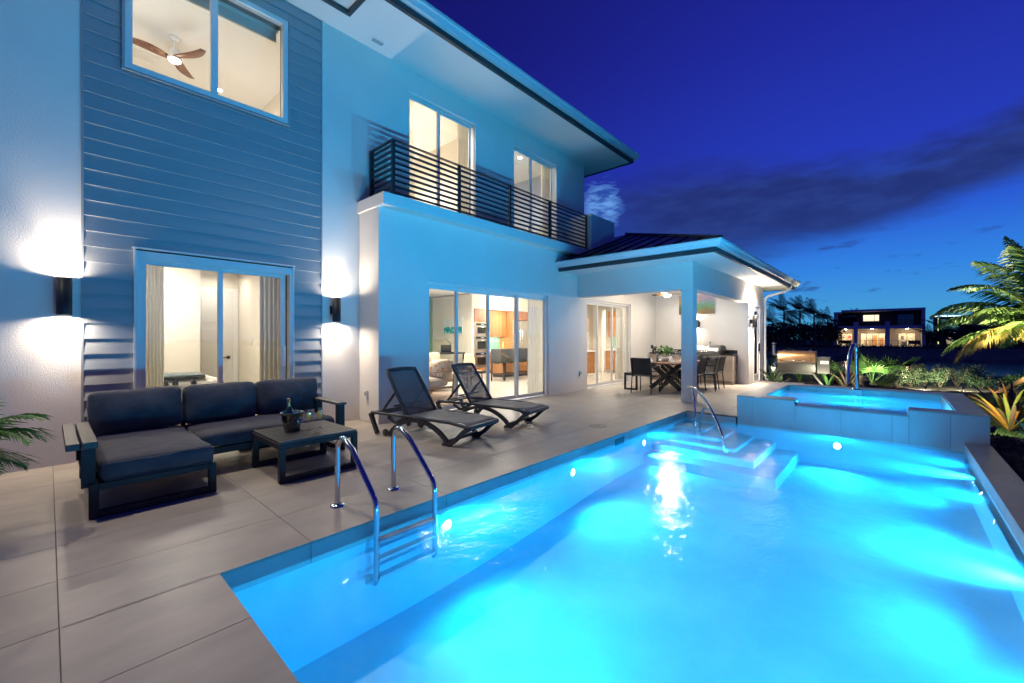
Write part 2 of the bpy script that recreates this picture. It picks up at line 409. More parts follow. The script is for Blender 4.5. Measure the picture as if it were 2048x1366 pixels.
# terrain: one sheet, garden then bank down to the canal, with a hole left for the pool and terrace
def shore(px,D): return W(px,D)
mb=MB()
gz=-.12
# garden level (flat strips around the terrace and pool), big extent on our side of the canal
def rect(mb,x0,x1,y0,y1,z): mb.quad((x0,y0,z),(x1,y0,z),(x1,y1,z),(x0,y1,z))
N0=24
# near bank line runs roughly square to the view axis; ground sheet with the pool rectangle cut out
def bank_x(y): return 27.0+1.0*math.sin(y*.21)+.35*math.sin(y*.9+1)
ys=[-300,-120,-60,-40,-30,-24,-20,-16,-13,-10,-8,-6,-4.5,-3.3,-2.2,-.93,.5,2.02,4,6,8,10,13,17,22,30,45,80,200]
def strip(xs_f,z_f):
    for i in range(len(ys)-1):
        a,b=ys[i],ys[i+1]
        for k in range(len(xs_f)-1):
            p=[(xs_f[k](a),a,z_f[k]),(xs_f[k+1](a),a,z_f[k+1]),(xs_f[k+1](b),b,z_f[k+1]),(xs_f[k](b),b,z_f[k])]
            mb.quad(*p)
for i in range(len(ys)-1):
    a,b=ys[i],ys[i+1]
    segs=[(-200,-30),(-30,.5),(.5,8.2),(8.2,11.0),(11.0,16)]
    for x0,x1 in segs:
        if x0>=.5 and x1<=8.2 and a>=-.94 and b<=2.1: continue          # the pool basin
        if x0>=8.2 and x1<=11.0 and a>=-.94 and b<=2.1: continue        # the spa
        if x0>=.5 and x1<=8.2 and a>=2.0 and b<=4.1: continue
        rect(mb,x0,x1,a,b,gz)
strip([lambda y:16,lambda y:bank_x(y)-1.2,lambda y:bank_x(y),lambda y:bank_x(y)+.5,lambda y:bank_x(y)+.6,lambda y:60,lambda y:200],[gz,gz-.03,gz-.07,-1.1,-2.2,-2.6,-2.6])
ground=mb.build('ground',lawn_m,None,kind='structure')
# far bank and land beyond the canal
FARX=67.0
mb=MB(); mb.box(FARX,600,-400,300,-3,-.2); far_ground=mb.build('far_bank',soil,None,kind='structure')
mb=MB(); mb.box(FARX-.4,FARX-.02,-300,200,-3,-.02); mb.box(FARX-.5,FARX+.1,-300,200,-.02,.14); seawall=tag(mb.build('seawall',seawall_m),'long pale concrete seawall along the far bank of the canal','seawall')
# canal water
def canal_b(g):
    t=g.n('ShaderNodeTexCoord').outputs['Object']; mp=g.n('ShaderNodeMapping',{0:t,3:(1,.55,1)}).outputs[0]
    n=g.n('ShaderNodeTexNoise',{'Vector':mp,'Scale':2.6,'Detail':5.0,'Roughness':.6}).outputs[0]
    return g.n('ShaderNodeBump',{'Strength':.14,'Distance':.08,'Height':n}).outputs[0]
m_,g_=newmat('canal_water')
g_.n('ShaderNodeOutputMaterial',{0:g_.n('ShaderNodeBsdfPrincipled',{'Base Color':(.004,.008,.02,1),'Roughness':.08,'IOR':1.33,'Normal':canal_b(g_)}).outputs[0]})
mb=MB(); rect(mb,24,FARX-.3,-300,200,-1.0); canal=mb.build('canal_water',m_,None,kind='structure')
# mulch bed beside the right coping and the garden border
mb=MB(); rng=random.Random(3)
def bumpy(mb,x0,x1,y0,y1,nx,ny,z,amp):
    vs=[];fs=[]
    for i in range(nx+1):
        for j in range(ny+1):
            x=x0+(x1-x0)*i/nx; y=y0+(y1-y0)*j/ny
            vs.append((x,y,z+amp*mnoise.noise(Vector((x*3,y*3,z)))+amp*.6*mnoise.noise(Vector((x*11,y*11,3)))))
    for i in range(nx):
        for j in range(ny):
            a=i*(ny+1)+j; fs.append((a,a+1,a+ny+2,a+ny+1))
    mb.add(vs,fs,True)
bumpy(mb,-3,9.6,-3.4,-.915,120,26,-.085,.03)
bumpy(mb,11.2,18.2,-.2,9.5,50,70,-.085,.03)
bumpy(mb,15.2,18.2,-9,-.2,22,70,-.083,.03)
mulch=mb.build('mulch_bed',soil,None,kind='structure')
# ---- terrace
terr=MB()
# sub-base in dark grout, just under the tiles, leaving the pool open
for (x0,x1,y0,y1) in ((-4,.66,-3.6,6.68),(.66,8.07,2.92,6.68),(8.07,15.6,2.05,6.68),(11.07,12.5,.9,2.05)):
    terr.box(x0,x1,y0,y1,-.14,-.006)
terrace=terr.build('terrace',grout,None,kind='structure')
ORG[terrace.name]=Vector((0,0,0))
PX,PY=1.155,.58
tilecache={}
def tile(x0,x1,y0,y1,z1=0.0,t=.02,parent=None,m=None,name='tile',g=.0015):
    parent=parent or terrace
    key=(round(x1-x0,3),round(y1-y0,3),t,(m or tile_m).name,name)
    if key not in tilecache:
        mb=MB(); w_,h_=(x1-x0)/2-g,(y1-y0)/2-g; mb.box(-w_,w_,-h_,h_,-t,0)
        o=mb.build(name,m or tile_m,parent,bevel=.0015,seg=1); ORG[o.name]=Vector((0,0,0)); tilecache[key]=o
    else: o=inst(tilecache[key],parent)
    o.location=Vector(((x0+x1)/2,(y0+y1)/2,z1))
    return o
X0=.035; 
i=-3
xs=[X0+PX*k for k in range(-3,16)]
yt=[2.92+PY*k for k in range(-10,8)]
for a in xs[:-1]:
    b=a+PX
    for c in yt[:-1]:
        d=c+PY
        if c>=YB-.01 and a>XB-.3: continue
        d2=min(d,YA-.0) if a<XB-.3 else min(d,YB)
        if c>=YA: continue
        x0,x1,y0,y1=a,b,c,d2
        if d<=2.93:                       # rows beside or beyond the pool
            if x0<.66: x1=min(x1,.66)
            elif x0>=8.07-.7:
                if y1<=2.06 : 
                    if x0>10.3 and y0>.9 and x0<12.4: x1=min(x1,12.5); x0=max(x0,11.07)
                    else: continue
                x0=max(x0,8.072)
                if y0<2.05 and x1<=11.06 or y0<2.05 and x0<11.05: y0=2.05
                if y0<2.05 and x1>12.5: y0=2.05
                if x1<=x0+.05: continue
            else: continue
        if a>=.66-1.2 and a<.66 and d<=2.93: x1=.66
        if x0>15.5: continue
        if abs(y0-2.92)<.01 and x1>.7 and x0<8.0: y0=2.906
        if abs(x1-.66)<.01: x1=.674
        if abs(x0-8.072)<.01 and y1<2.93: x0=8.056
        tile(x0,min(x1,15.6),y0,y1)
# right-hand coping
mb=MB(); mb.box(-4,8.07,-.905,-.68,-.3,-.006); mb.build('coping_base',grout,terrace)
for a in [.66+1.155*k for k in range(-3,7)]:
    b=min(a+1.155,8.068)
    if b-a>.02: tile(a,b,-.91,-.666,0.0)
# ---- pool shell
PD=-1.0
pool=MB()
sh=.12
X1=.66; X2=8.07; Y1=-.68; Y2=2.92
fl=MB()
def wallq(mb,a,b,z0,z1): mb.quad((*a,z0),(*b,z0),(*b,z1),(*a,z1))
bt=WZ-.035
for a,b in (((X1,Y2),(X2,Y2)),((X1,Y1),(X2,Y1)),((X1,Y1),(X1,Y2)),((X2,Y1),(X2,Y2))): wallq(pool,a,b,PD,bt)
# floor deepens away from the steps
vs=[];fs=[]
nx,ny=24,12
for i in range(nx+1):
    for j in range(ny+1):
        x=X1+(X2-X1)*i/nx; y=Y1+(Y2-Y1)*j/ny; t=(x-X1)/(X2-X1)
        z=-.60-.22*(0.5+0.5*math.cos(PI*min(1,max(0,(t-.15)/.6))))
        vs.append((x,y,z))
for i in range(nx):
    for j in range(ny):
        a=i*(ny+1)+j; fs.append((a,a+1,a+ny+2,a+ny+1))
pool.add(vs,fs,True)
pool_shell=pool.build('swimming_pool',plaster,None,kind='structure'); ORG[pool_shell.name]=Vector((0,0,0))
# entry steps in the far corner by the house
for k,(xw,yw,z) in enumerate(((7.50,2.38,-.18),(7.2,2.07,-.235),(6.9,1.76,-.29),(6.6,1.45,-.34),(6.28,1.13,-.45))):
    mb=MB(); mb.box(xw,X2-.002,yw,Y2-.002,-.62,z); mb.build('step',plaster,pool_shell,bevel=.02,seg=3)
mb=MB()
for k,(xw,yw,z) in enumerate(((7.50,2.38,-.18),(7.2,2.07,-.235),(6.9,1.76,-.29),(6.6,1.45,-.34),(6.28,1.13,-.45))): pass
# tile band at the waterline (each facing tile its own piece)
def band(a0,a1,axis,fixed,inward,z0,z1,step,start,name='facing_tile'):
    k=start
    while k<a1-.01:
        b=min(k+step,a1); a=max(k,a0)
        if b-a>.03:
            mb=MB(); e=.012*inward; gp=.002
            if axis=='x': mb.box(a+gp,b-gp,fixed,fixed+e,z0,z1)
            else: mb.box(fixed,fixed+e,a+gp,b-gp,z0,z1)
            mb.build(name,facing_m,pool_shell,bevel=.0015,seg=1)
        k+=step
band(X1,X2,'x',Y2,-1,WZ-.035,-.0205,PX,.035)
band(X1,X2,'x',Y1,1,WZ-.035,-.0205,PX,.66)
band(Y1+.013,Y2-.013,'y',X1,1,WZ-.035,-.0205,.6,-.68)
band(2.05,Y2-.013,'y',X2,-1,WZ-.035,-.0205,.6,1.45)
# skimmer mouth in the house-side wall
mb=MB(); mb.box(5.35,5.62,Y2-.016,Y2-.0125,WZ-.03,-.055); mb.build('skimmer_slot',blackmetal,pool_shell)
# underwater lamps
def pool_light(x,y,z,n,scale=1.0,pw=70,sp=165,lc=None):
    r=.06*scale
    mb=MB(); 
    c=Vector((x,y,z)); nn=Vector(n)
    Mx=nn.to_track_quat('Z','Y').to_matrix().to_4x4(); Mx.translation=c
    mb.lathe([(r*1.0,0),(r*1.45,0.0),(r*1.45,.012),(r*1.0,.014),(r*1.0,.004)],n=20,M=Mx)
    o=mb.build('pool_light',whitem,pool_shell)
    mb=MB(); mb.lathe([(.0001,.01),(r,.008)],n=18,M=Mx); mb.build('lens',cool_e,o)
    light('pool_lamp','SPOT',tuple(c+nn*.05),pw,lc or POOLC,None,size=.08,rot=nn.to_track_quat('-Z','Y').to_euler(),spot=R(sp),blend=1)
PW=230; PR=820
for x in (2.36,4.31,6.28): pool_light(x,Y2,-.27,(0,-1,0),pw=PW,scale=.7)
pool_light(X2,.65,-.27,(-1,0,0),.75,pw=PW)
for x in (1.0,2.6,4.2,5.8,7.2): pool_light(x,Y1,-.31,(0,1,.22),pw=140,scale=.35)
pool_light(X1,.2,-.34,(1,0,.1),pw=190,scale=.5)
pool_light(X1,1.1,-.25,(1,0,.52),pw=2600,sp=58,lc=(.03,.52,1.0))
for x in (1.2,4.0,6.6): pool_light(x,Y1,-.27,(0,1,.70),pw=PR,sp=84,scale=.45,lc=(.03,.52,1.0))
# water surface
def wbump(g):
    t=g.n('ShaderNodeTexCoord').outputs['Object']
    n=g.n('ShaderNodeTexNoise',{'Vector':t,'Scale':3.0,'Detail':3.0,'Roughness':.5}).outputs[0]
    n2=g.n('ShaderNodeTexNoise',{'Vector':t,'Scale':20.0,'Detail':3.0,'Roughness':.6}).outputs[0]
    b=g.n('ShaderNodeBump',{'Strength':.55,'Distance':.03,'Height':n}).outputs[0]
    return g.n('ShaderNodeBump',{'Strength':.42,'Distance':.009,'Height':n2,'Normal':b}).outputs[0]
waterm=glassmat('pool_water_surface',(.85,.98,1.0),1.33,rough=.04,bumpf=wbump,milk=(.24,(.22,.84,1.0)))
mb=MB(); mb.quad((X1,Y1,WZ),(X2,Y1,WZ),(X2,Y2,WZ),(X1,Y2,WZ)); pw_=mb.build('pool_water',waterm,None,kind='structure')
# ---- spa
SZ=.37; SX0=8.075; SX1=11.05; SY0=-.90; SY1=2.03
spa=thing('spa','raised square spa clad in grey tile with a spillway into the pool','spa',(9.5,.6,0))
mb=MB()
IX0,IX1,IY0,IY1=8.42,10.68,-.62,1.68; NY0,NY1,NZ=-.145,1.205,.285
T=.012
zt=SZ-.02
# walls of the tub
mb.box(SX0+T,IX0,SY0+T,NY0,-1.0,zt); mb.box(SX0+T,IX0,NY1,SY1,-1.0,zt); mb.box(SX0+T,IX0,NY0,NY1,-1.0,NZ-.02)
mb.box(IX1,SX1,SY0+T,SY1,-.7,zt); mb.box(IX0,IX1,SY0+T,IY0,-.7,zt); mb.box(IX0,IX1,IY1,SY1,-.7,zt)
mb.box(IX0,IX1,IY0,IY1,-.72,-.6)
mb.build('tub_wall',grout,spa)
# plaster lining with benches
mb=MB(); e=.004; WL=.292
for a,b in (((IX0+e,IY0+e),(IX0+e,IY1-e)),((IX1-e,IY0+e),(IX1-e,IY1-e)),((IX0+e,IY0+e),(IX1-e,IY0+e)),((IX0+e,IY1-e),(IX1-e,IY1-e))):
    if a[0]==b[0]==IX0+e: wallq(mb,a,b,-.6,.20)
    else: wallq(mb,a,b,-.6,WL-.02)
mb.box(IX0+e*2,IX1-e*2,IY0+e*2,IY1-e*2,-.6,-.5)
mb.build('lining',plaster,spa)
for (x0,x1,y0,y1,z) in ((10.2,IX1-.01,IY0+.01,IY1-.01,-.02),(IX0+.01,10.2,1.24,IY1-.01,-.02),(IX0+.01,10.2,IY0+.01,-.18,-.02),(9.85,10.2,-.18,1.24,-.2)):
    mb=MB(); mb.box(x0,x1,y0,y1,-.5,z); mb.build('bench',plaster,spa,bevel=.025,seg=3)
# inner facing above the bench waterline
def fbox(x0,x1,y0,y1,z0,z1,name='facing_tile'):
    mb=MB(); mb.box(x0,x1,y0,y1,z0,z1); return mb.build(name,facing_m,spa,bevel=.0015,seg=1)
for a,b in ((IY0,.03),(.03,.61),(.61,1.2),(1.2,IY1)): fbox(IX1-T,IX1,a+.002,b-.002,WL-.04,zt)
for a,b in ((IX0,9.2),(9.2,10.0),(10.0,IX1-T)):
    fbox(a+.002,b-.002,IY0,IY0+T,WL-.04,zt); fbox(a+.002,b-.002,IY1-T,IY1,WL-.04,zt)
# outer facing towards the pool, stepping down at the spillway
sy=[SY0,-.55,.03,.61,1.20,1.79,SY1]
for a,b in zip(sy,sy[1:]):
    tops=[]
    if b<=NY0+.01 or a>=NY1-.01: pieces=[(a,b,zt)]
    elif a<NY0: pieces=[(a,NY0,zt),(NY0,b,NZ-.02)]
    elif b>NY1: pieces=[(a,NY1,NZ-.02),(NY1,b,zt)]
    else: pieces=[(a,b,NZ-.02)]
    for p,q,t in pieces:
        if q-p>.02: fbox(SX0,SX0+T,p+.0015,q-.0015,-.2 if (p>-.68 and q<2.04) else -.14,t)
fbox(SX0+T,9.2,SY0,SY0+T,-.14,zt); fbox(9.202,10.2,SY0,SY0+T,-.14,zt); fbox(10.202,SX1,SY0,SY0+T,-.14,zt)
fbox(SX0+T,9.2,SY1,SY1+T,-.005,zt); fbox(9.202,10.2,SY1,SY1+T,-.005,zt); fbox(10.202,SX1,SY1,SY1+T,-.005,zt)
fbox(SX1,SX1+T,SY0,.6,-.14,zt); fbox(SX1,SX1+T,.602,SY1,-.14,zt)
# rim coping
def rim(x0,x1,y0,y1,z=SZ):
    mb=MB(); mb.box(x0+.0015,x1-.0015,y0+.0015,y1-.0015,z-.02,z); return mb.build('rim_tile',tile_m,spa,bevel=.002,seg=1)
rim(SX0-.004,IX0,SY0-.004,NY0); rim(SX0-.004,IX0,NY1,SY1+T)
rim(SX0-.004,IX0,NY0,.53,NZ); rim(SX0-.004,IX0,.53,NY1,NZ)
mb=MB(); mb.box(SX0+.002,IX0,NY0+.0005,NY0+.012,NZ+.001,zt); mb.box(SX0+.002,IX0,NY1-.012,NY1-.0005,NZ+.001,zt); mb.build('spillway_cheek',facing_m,spa)
for a,b in ((IX0,9.55),(9.55,IX1)): rim(a,b,SY0-.004,IY0); rim(a,b,IY1,SY1+T)
for a,b in ((SY0-.004,.0),(0,1.1),(1.1,SY1+T)): rim(IX1,SX1+T,a,b)
# block behind the rail
mb=MB(); mb.box(10.5,IX1-T,.46,.66,-.02,SZ-.004); mb.build('rail_plinth',facing_m,spa,bevel=.003)
# spa lamp
mb=MB(); Mx=Vector((-1,0,0)).to_track_quat('Z','Y').to_matrix().to_4x4(); Mx.translation=Vector((9.845,.53,.02))
Mx.translation=Vector((10.195,.53,-.09))
mb.lathe([(.0001,.006),(.06,.004)],n=18,M=Mx); mb.build('lamp_lens',cool_e,spa)
light('spa_lamp','SPOT',(10.14,.53,-.08),330,(.01,.5,1.0),None,size=.05,rot=Vector((-1,0,0)).to_track_quat('-Z','Y').to_euler(),spot=R(165),blend=.6)
light('spa_lamp','SPOT',(8.52,.53,-.1),260,(.01,.5,1.0),None,size=.05,rot=Vector((1,0,0)).to_track_quat('-Z','Y').to_euler(),spot=R(160),blend=.6)
mb=MB(); mb.quad((IX0,IY0,WL),(IX1-T,IY0,WL),(IX1-T,IY1,WL),(IX0,IY1,WL)); mb.quad((SX0-.01,NY0,WL-.002),(IX0,NY0,WL),(IX0,NY1,WL),(SX0-.01,NY1,WL-.002))
mb.build('spa_water',waterm,None,kind='structure')
# round drain cover on the deck
mb=MB(); mb.cyl((5.76,3.42),.13,0.0,.004,28); dr=tag(mb.build('drain_cover',mat('drain_cover_m',(.33,.30,.26),.5)),'round pale drain cover set flush in the terrace near the pool','drain cover')
mb=MB(); mb.lathe([(.115,.0045),(.12,.0045)],(5.76,3.42,0),28); mb.build('cover_ring',grout,dr)
mb=MB(); mb.cyl((5.76,3.42),.018,.0042,.006,12); mb.build('cover_keyhole',blackmetal,dr)
# ------------------------------------------------------------ the house
house=thing('house','white stucco two-storey house with a sided bay, balcony and covered patio','house',(5,7,0))
def hb(name,m,boxes,parent=None,bevel=0,**k):
    mb=MB()
    for b in boxes: mb.box(*b)
    return mb.build(name,m,parent or house,bevel=bevel,**k)
TH=.2
def wall_y(name,y0,x0,x1,z0,z1,holes,m=stucco,th=TH,parent=None,ins=None):
    "wall in the plane y=y0 facing -y, with rectangular openings (x0,x1,z0,z1)"
    xs=sorted({x0,x1,*[h[0] for h in holes],*[h[1] for h in holes]}); xs=[v for v in xs if x0<=v<=x1]
    mb=MB()
    for a,b in zip(xs,xs[1:]):
        zz=[(z0,z1)]
        for h in holes:
            if h[0]<=a+1e-6 and h[1]>=b-1e-6:
                nz=[]
                for p,q in zz:
                    if h[2]>p: nz.append((p,min(q,h[2])))
                    if h[3]<q: nz.append((max(p,h[3]),q))
                zz=[t for t in nz if t[1]-t[0]>1e-4]
        for p,q in zz: mb.box(a,b,y0,y0+th,p,q)
    bm=mb.build(name,m,parent or house)
    return bm
# openings
BD=(.70,2.45,0,2.41)      # bedroom doors
UW=(.62,2.37,4.55,6.03)   # upper window
# stucco walls of the back plane
wall_y('wall',YA,-5.0,.26,-.12,6.36,[])
wall_y('wall',YA,2.885,XB+.02,-.12,3.5,[])
wall_y('wall',YA,2.885,10.46,3.5,6.36,[(4.48,6.23,3.70,6.03),(7.42,9.16,3.70,6.03)])
wall_y('backing_wall',YA+.03,.26,2.885,-.12,6.36,[BD,UW],m=grout)
hb('wall',stucco,[(-5.0,-4.8,YA+TH,14.6,-.12,6.36)])
hb('wall',stucco,[(10.26,10.46,YA+TH,14.6,3.0,6.36)])
hb('wall',stucco,[(-5,17,14.6,14.8,-.12,6.36)])
# projecting ground floor
MD=(4.49,8.0,0,2.41); KD=(9.66,12.18,0,2.40)
wall_y('wall',YB,XB,14.05,-.12,3.46,[MD,KD],m=stucco_fine)
hb('wall',stucco_fine,[(XB,XB+TH,YB+TH,YA,-.12,3.46)])
hb('wall',stucco_fine,[(16.8,17,YB,14.6,-.12,3.2)])
# slab edge of the balcony
hb('balcony_slab',stucco_fine,[(3.49,9.52,5.86,YA,3.46,3.65)],bevel=.004,seg=1)
hb('balcony_floor',grout,[(3.55,9.5,5.95,YA-.002,3.651,3.66)])
hb('balcony_parapet',stucco_fine,[(9.52,10.75,5.86,6.95,3.3,4.62)],bevel=.004,seg=1)
# lap siding boards, one piece each
PITCH=.1725; Z00=4.467-26*PITCH
def board(x0,x1,z0,z1):
    mb=MB(); t=.021
    mb.prism([(YA+.028,z0),(YA-t,z0),(YA-.001,z1+.012),(YA+.028,z1+.012)],0,x0,x1)
    return mb.build('siding_board',siding_m,house)
k=0; z=Z00
while z<6.36:
    z0=max(z,-.02); z1=min(z+PITCH,6.35-.012)
    if z1-z0>.03:
        cuts=[]
        for (a,b,c,d) in ((BD[0]-.02,BD[1]+.02,BD[2],BD[3]+.02),(UW[0]-.02,UW[1]+.02,UW[2]-.02,UW[3]+.02)):
            if z1>c+.01 and z0<d-.01: cuts.append((a,b,c,d))
        if not cuts: board(.266,2.879,z0,z1)
        else:
            a,b,c,d=cuts[0]
            board(.266,a,z0,z1); board(b,2.879,z0,z1)
            if z0<c-.01: board(a,b,z0,min(z1,c-.012))
            if z1>d+.01: board(a,b,d,z1)
    z+=PITCH
hb('corner_trim',siding_m,[(.245,.265,YA-.02,YA+.02,-.02,6.35),(2.88,2.90,YA-.02,YA+.02,-.02,6.35)])
# ---- doors and windows
def pane(x0,x1,z0,z1,y,parent,m=None):
    mb=MB(); mb.box(x0,x1,y,y+.006,z0,z1); return mb.build('glass_pane',m or winglass,parent)
def sliding(name,y,op,edges,fr=.05,st=.055,dep=.12,flip=False,handle=True,sill=.035):
    x0,x1,z0,z1=op
    mb=MB()
    mb.box(x0,x0+.035,y,y+dep,z0,z1); mb.box(x1-.035,x1,y,y+dep,z0,z1); mb.box(x0+.035,x1-.035,y,y+dep,z1-fr,z1); mb.box(x0+.035,x1-.035,y,y+dep,z0,z0+.02)
    f=mb.build(name,frame_m,house,bevel=.003,seg=1)
    n=len(edges)-1
    for i in range(n):
        a,b=edges[i],edges[i+1]; yy=y+.02+(i if not flip else n-1-i)%3*.03
        m=MB(); zb=z0+sill; zt_=z1-fr-.001
        a2=a-(.0 if i==0 else st*.5); b2=b+(0 if i==n-1 else st*.5)
        m.box(a2,a2+st,yy,yy+.026,zb,zt_); m.box(b2-st,b2,yy,yy+.026,zb,zt_); m.box(a2+st,b2-st,yy,yy+.026,zt_-.055,zt_); m.box(a2+st,b2-st,yy,yy+.026,zb,zb+.075)
        m.build('sash',frame_m,f,bevel=.002,seg=1)
        pane(a2+st,b2-st,zb+.075,zt_-.055,yy+.01,f)
    if handle:
        m=MB(); hx=edges[-1]-st*.5; m.box(hx-.012,hx+.012,y-.03,y-.012,z0+.95,z0+1.25); m.box(hx-.01,hx+.01,y-.014,y+.03,z0+.96,z0+.99); m.box(hx-.01,hx+.01,y-.014,y+.03,z0+1.21,z0+1.24)
        m.build('handle',whitem,f,bevel=.003)
    return f
sliding('sliding_door',YA-.035,BD,[.735,1.55,2.36],fr=.10)
hb('door_surround',frame_m,[(BD[0]-.02,BD[0]-.001,YA-.05,YA+.1,0,BD[3]+.02),(BD[1]+.001,BD[1]+.02,YA-.05,YA+.1,0,BD[3]+.02),(BD[0]-.03,BD[1]+.03,YA-.06,YA+.1,BD[3]+.021,BD[3]+.04)])
sliding('sliding_door',YB+.06,MD,[4.52,5.22,6.09,6.96,7.93],fr=.10)
hb('door_surround',frame_m,[(MD[0]+.001,MD[1]-.001,YB+.001,YB+.06,MD[3]-.035,MD[3]-.001),(MD[1]-.035,MD[1]-.001,YB+.002,YB+.059,0,MD[3]-.036)])
sliding('sliding_door',YB+.05,KD,[9.69,10.31,11.2,12.12],fr=.06)
sliding('balcony_door',YA+.05,(4.48,6.23,3.70,6.03),[4.51,5.26,6.14],fr=.10,handle=False)
sliding('balcony_door',YA+.05,(7.42,9.16,3.70,6.03),[7.45,8.14,9.06],fr=.10,handle=False)
hb('door_casing',frame_m,[(4.481,6.229,YA-.012,YA+.05,5.96,6.045),(6.17,6.245,YA-.014,YA+.048,3.66,6.05)])
hb('door_casing',frame_m,[(7.421,9.159,YA-.012,YA+.05,5.96,6.045),(9.10,9.175,YA-.014,YA+.048,3.66,6.05)])
# upper picture window
x0,x1,z0,z1=UW
mb=MB()
for b in ((x0-.02,x0+.05,YA-.04,YA+.06,z0-.02,z1+.02),(x1-.05,x1+.02,YA-.04,YA+.06,z0-.02,z1+.02),(x0+.05,x1-.05,YA-.04,YA+.06,z1-.05,z1+.02),(x0+.05,x1-.05,YA-.04,YA+.06,z0-.02,z0+.05),(1.44,1.52,YA-.03,YA+.05,z0+.05,z1-.05)): mb.box(*b)
wf=mb.build('window',frame_m,house,bevel=.006)
pane(x0+.05,1.44,z0+.05,z1-.05,YA+.01,wf); pane(1.52,x1-.05,z0+.05,z1-.05,YA+.01,wf)
mb=MB(); mb.box(x0-.045,x1+.045,YA-.05,YA-.025,z0-.045,z0-.022); mb.box(x1+.022,x1+.045,YA-.05,YA-.025,z0-.021,z1+.02); mb.box(x0-.045,x0-.022,YA-.05,YA-.025,z0-.021,z1+.02); mb.build('trim',siding_m,wf)
# ---- main eaves
EZ=6.36; EX=11.19; EY=5.50
hb('soffit',soffit_m,[(-6,EX-.06,EY+.06,YA,EZ,EZ+.02),(10.46,EX-.06,YA,15.2,EZ,EZ+.02)])
hb('fascia',fascia_dark,[(-6,EX,EY,EY+.06,EZ-.02,EZ+.10),(EX-.06,EX,EY+.06,15.2,EZ-.02,EZ+.10)])
def gutter(path,z,parent,h=.13,d=.13):
    "K-style gutter swept along path (list of (x,y,outward normal))"
    prof=[(0,0),(d*.55,0),(d*.62,.02),(d*.8,h*.55),(d*.95,h*.65),(d,h*.8),(d,h),(d*.9,h),(d*.88,h*.9),(0.01,h*.95)]
    mb=MB()
    vs=[];fs=[]
    for (x,y,nx,ny) in path:
        for u,v in prof: vs.append((x+nx*u,y+ny*u,z+v))
    n=len(prof)
    for i in range(len(path)-1):
        for j in range(n-1): a=i*n+j; fs.append((a,a+1,a+n+1,a+n))
    fs.append(tuple(range(n))); fs.append(tuple(range((len(path)-1)*n,len(path)*n)))
    mb.add(vs,fs)
    return mb.build('gutter',gutter_m,parent)
gutter([(-6,EY,0,-1),(EX,EY,1,-1),(EX,15.2,1,0)],EZ+.075,house,h=.14,d=.14)
# main roof (hip)
mb=MB()
rz=EZ+.2; 
A=(-6,EY,rz);B=(EX,EY,rz);C=(EX,15.4,rz);D_=(-6,15.4,rz); E1=(6.3,10.4,rz+1.9);F1=(-6,10.4,rz+1.9)
mb.add([A,B,C,D_,E1,F1],[(0,1,4,5),(1,2,4),(2,3,5,4)]); mb.build('main_roof',roofmetal,house)
# dark framed soffit recess and vent
hb('soffit_frame',fascia_dark,[(2.45,3.12,6.14,6.20,EZ-.06,EZ-.001),(3.06,3.12,5.7,6.139,EZ-.06,EZ-.001),(2.45,2.51,5.7,6.139,EZ-.06,EZ-.001),(2.45,3.12,5.64,5.699,EZ-.06,EZ-.001)],bevel=.003,seg=1)
v=hb('soffit_vent',whitem,[(3.60,3.86,6.37,6.52,EZ-.008,EZ-.001)],bevel=.002,seg=1)
m_=MB(); m_.box(3.63,3.83,6.40,6.49,EZ-.0105,EZ-.0085); m_.build('vent_grille',mat('vent_grey',(.35,.37,.38),.6),v)
# ---- balcony railing
rl=thing('balcony_railing','dark horizontal-bar metal railing round the first-floor balcony','railing',(6.5,5.97,3.66))
ry=5.97; rx0=3.73; rx1=9.46; rz1=4.565
for x in (3.73,5.12,6.50,7.88,9.46):
    mb=MB(); mb.box(x-.025,x+.025,ry-.025,ry+.025,3.661,rz1-.012); mb.build('post',railmetal,rl,bevel=.003,seg=1)
mb=MB(); mb.box(rx0-.03,rx0+.03,YA-.075,YA-.015,3.661,rz1-.012); mb.build('post',railmetal,rl,bevel=.003,seg=1)
mb=MB(); mb.box(rx0-.03,rx1+.03,ry-.03,ry+.03,rz1-.011,rz1+.002); mb.box(rx0-.03,rx0+.03,ry+.031,YA-.01,rz1-.011,rz1+.002); mb.build('top_rail',railmetal,rl,bevel=.002,seg=1)
nb=9
for i in range(nb):
    z=3.72+i*(rz1-.085-3.72)/(nb-1)+.0
    mb=MB(); mb.box(rx0+.025,rx1-.025,ry-.012,ry+.012,z-.017,z+.017); mb.build('bar',railmetal,rl)
    mb=MB(); mb.box(rx0-.012,rx0+.012,ry+.025,YA-.076,z-.017,z+.017); mb.build('side_bar',railmetal,rl)
# ---- covered patio
LX0,LX1=9.20,14.03; LY=3.17; BZ=2.42; LZ=3.005
hb('column',stucco_fine,[(LX0,LX0+.24,LY,LY+.25,-.01,BZ)],bevel=.004,seg=1)
hb('beam',stucco_fine,[(LX0,LX0+.24,LY,YB,BZ,LZ+.2)],bevel=.003,seg=1)
hb('beam',stucco_fine,[(LX0+.24,13.5,LY,LY+.25,BZ,LZ+.2)])
hb('wall',stucco_fine,[(13.80,13.97,LY,LY+.30,-.01,BZ)])   # pier
wall_y('wall',LY,13.97,15.61,-.12,LZ+.2,[(14.36,15.19,0,2.40)],m=stucco_fine)
hb('beam',stucco_fine,[(13.5,13.968,LY,LY+.25,BZ,LZ+.2)])
hb('wall',stucco_fine,[(14.03,14.2,LY+.2,YB+.2,-.01,LZ+.2)])
hb('wall',stucco_fine,[(15.41,15.61,LY+.2,YB+.2,-.12,LZ+.2)])
hb('patio_ceiling',soffit_m,[(LX0+.24,14.03,LY+.25,YB,LZ,LZ+.02)])
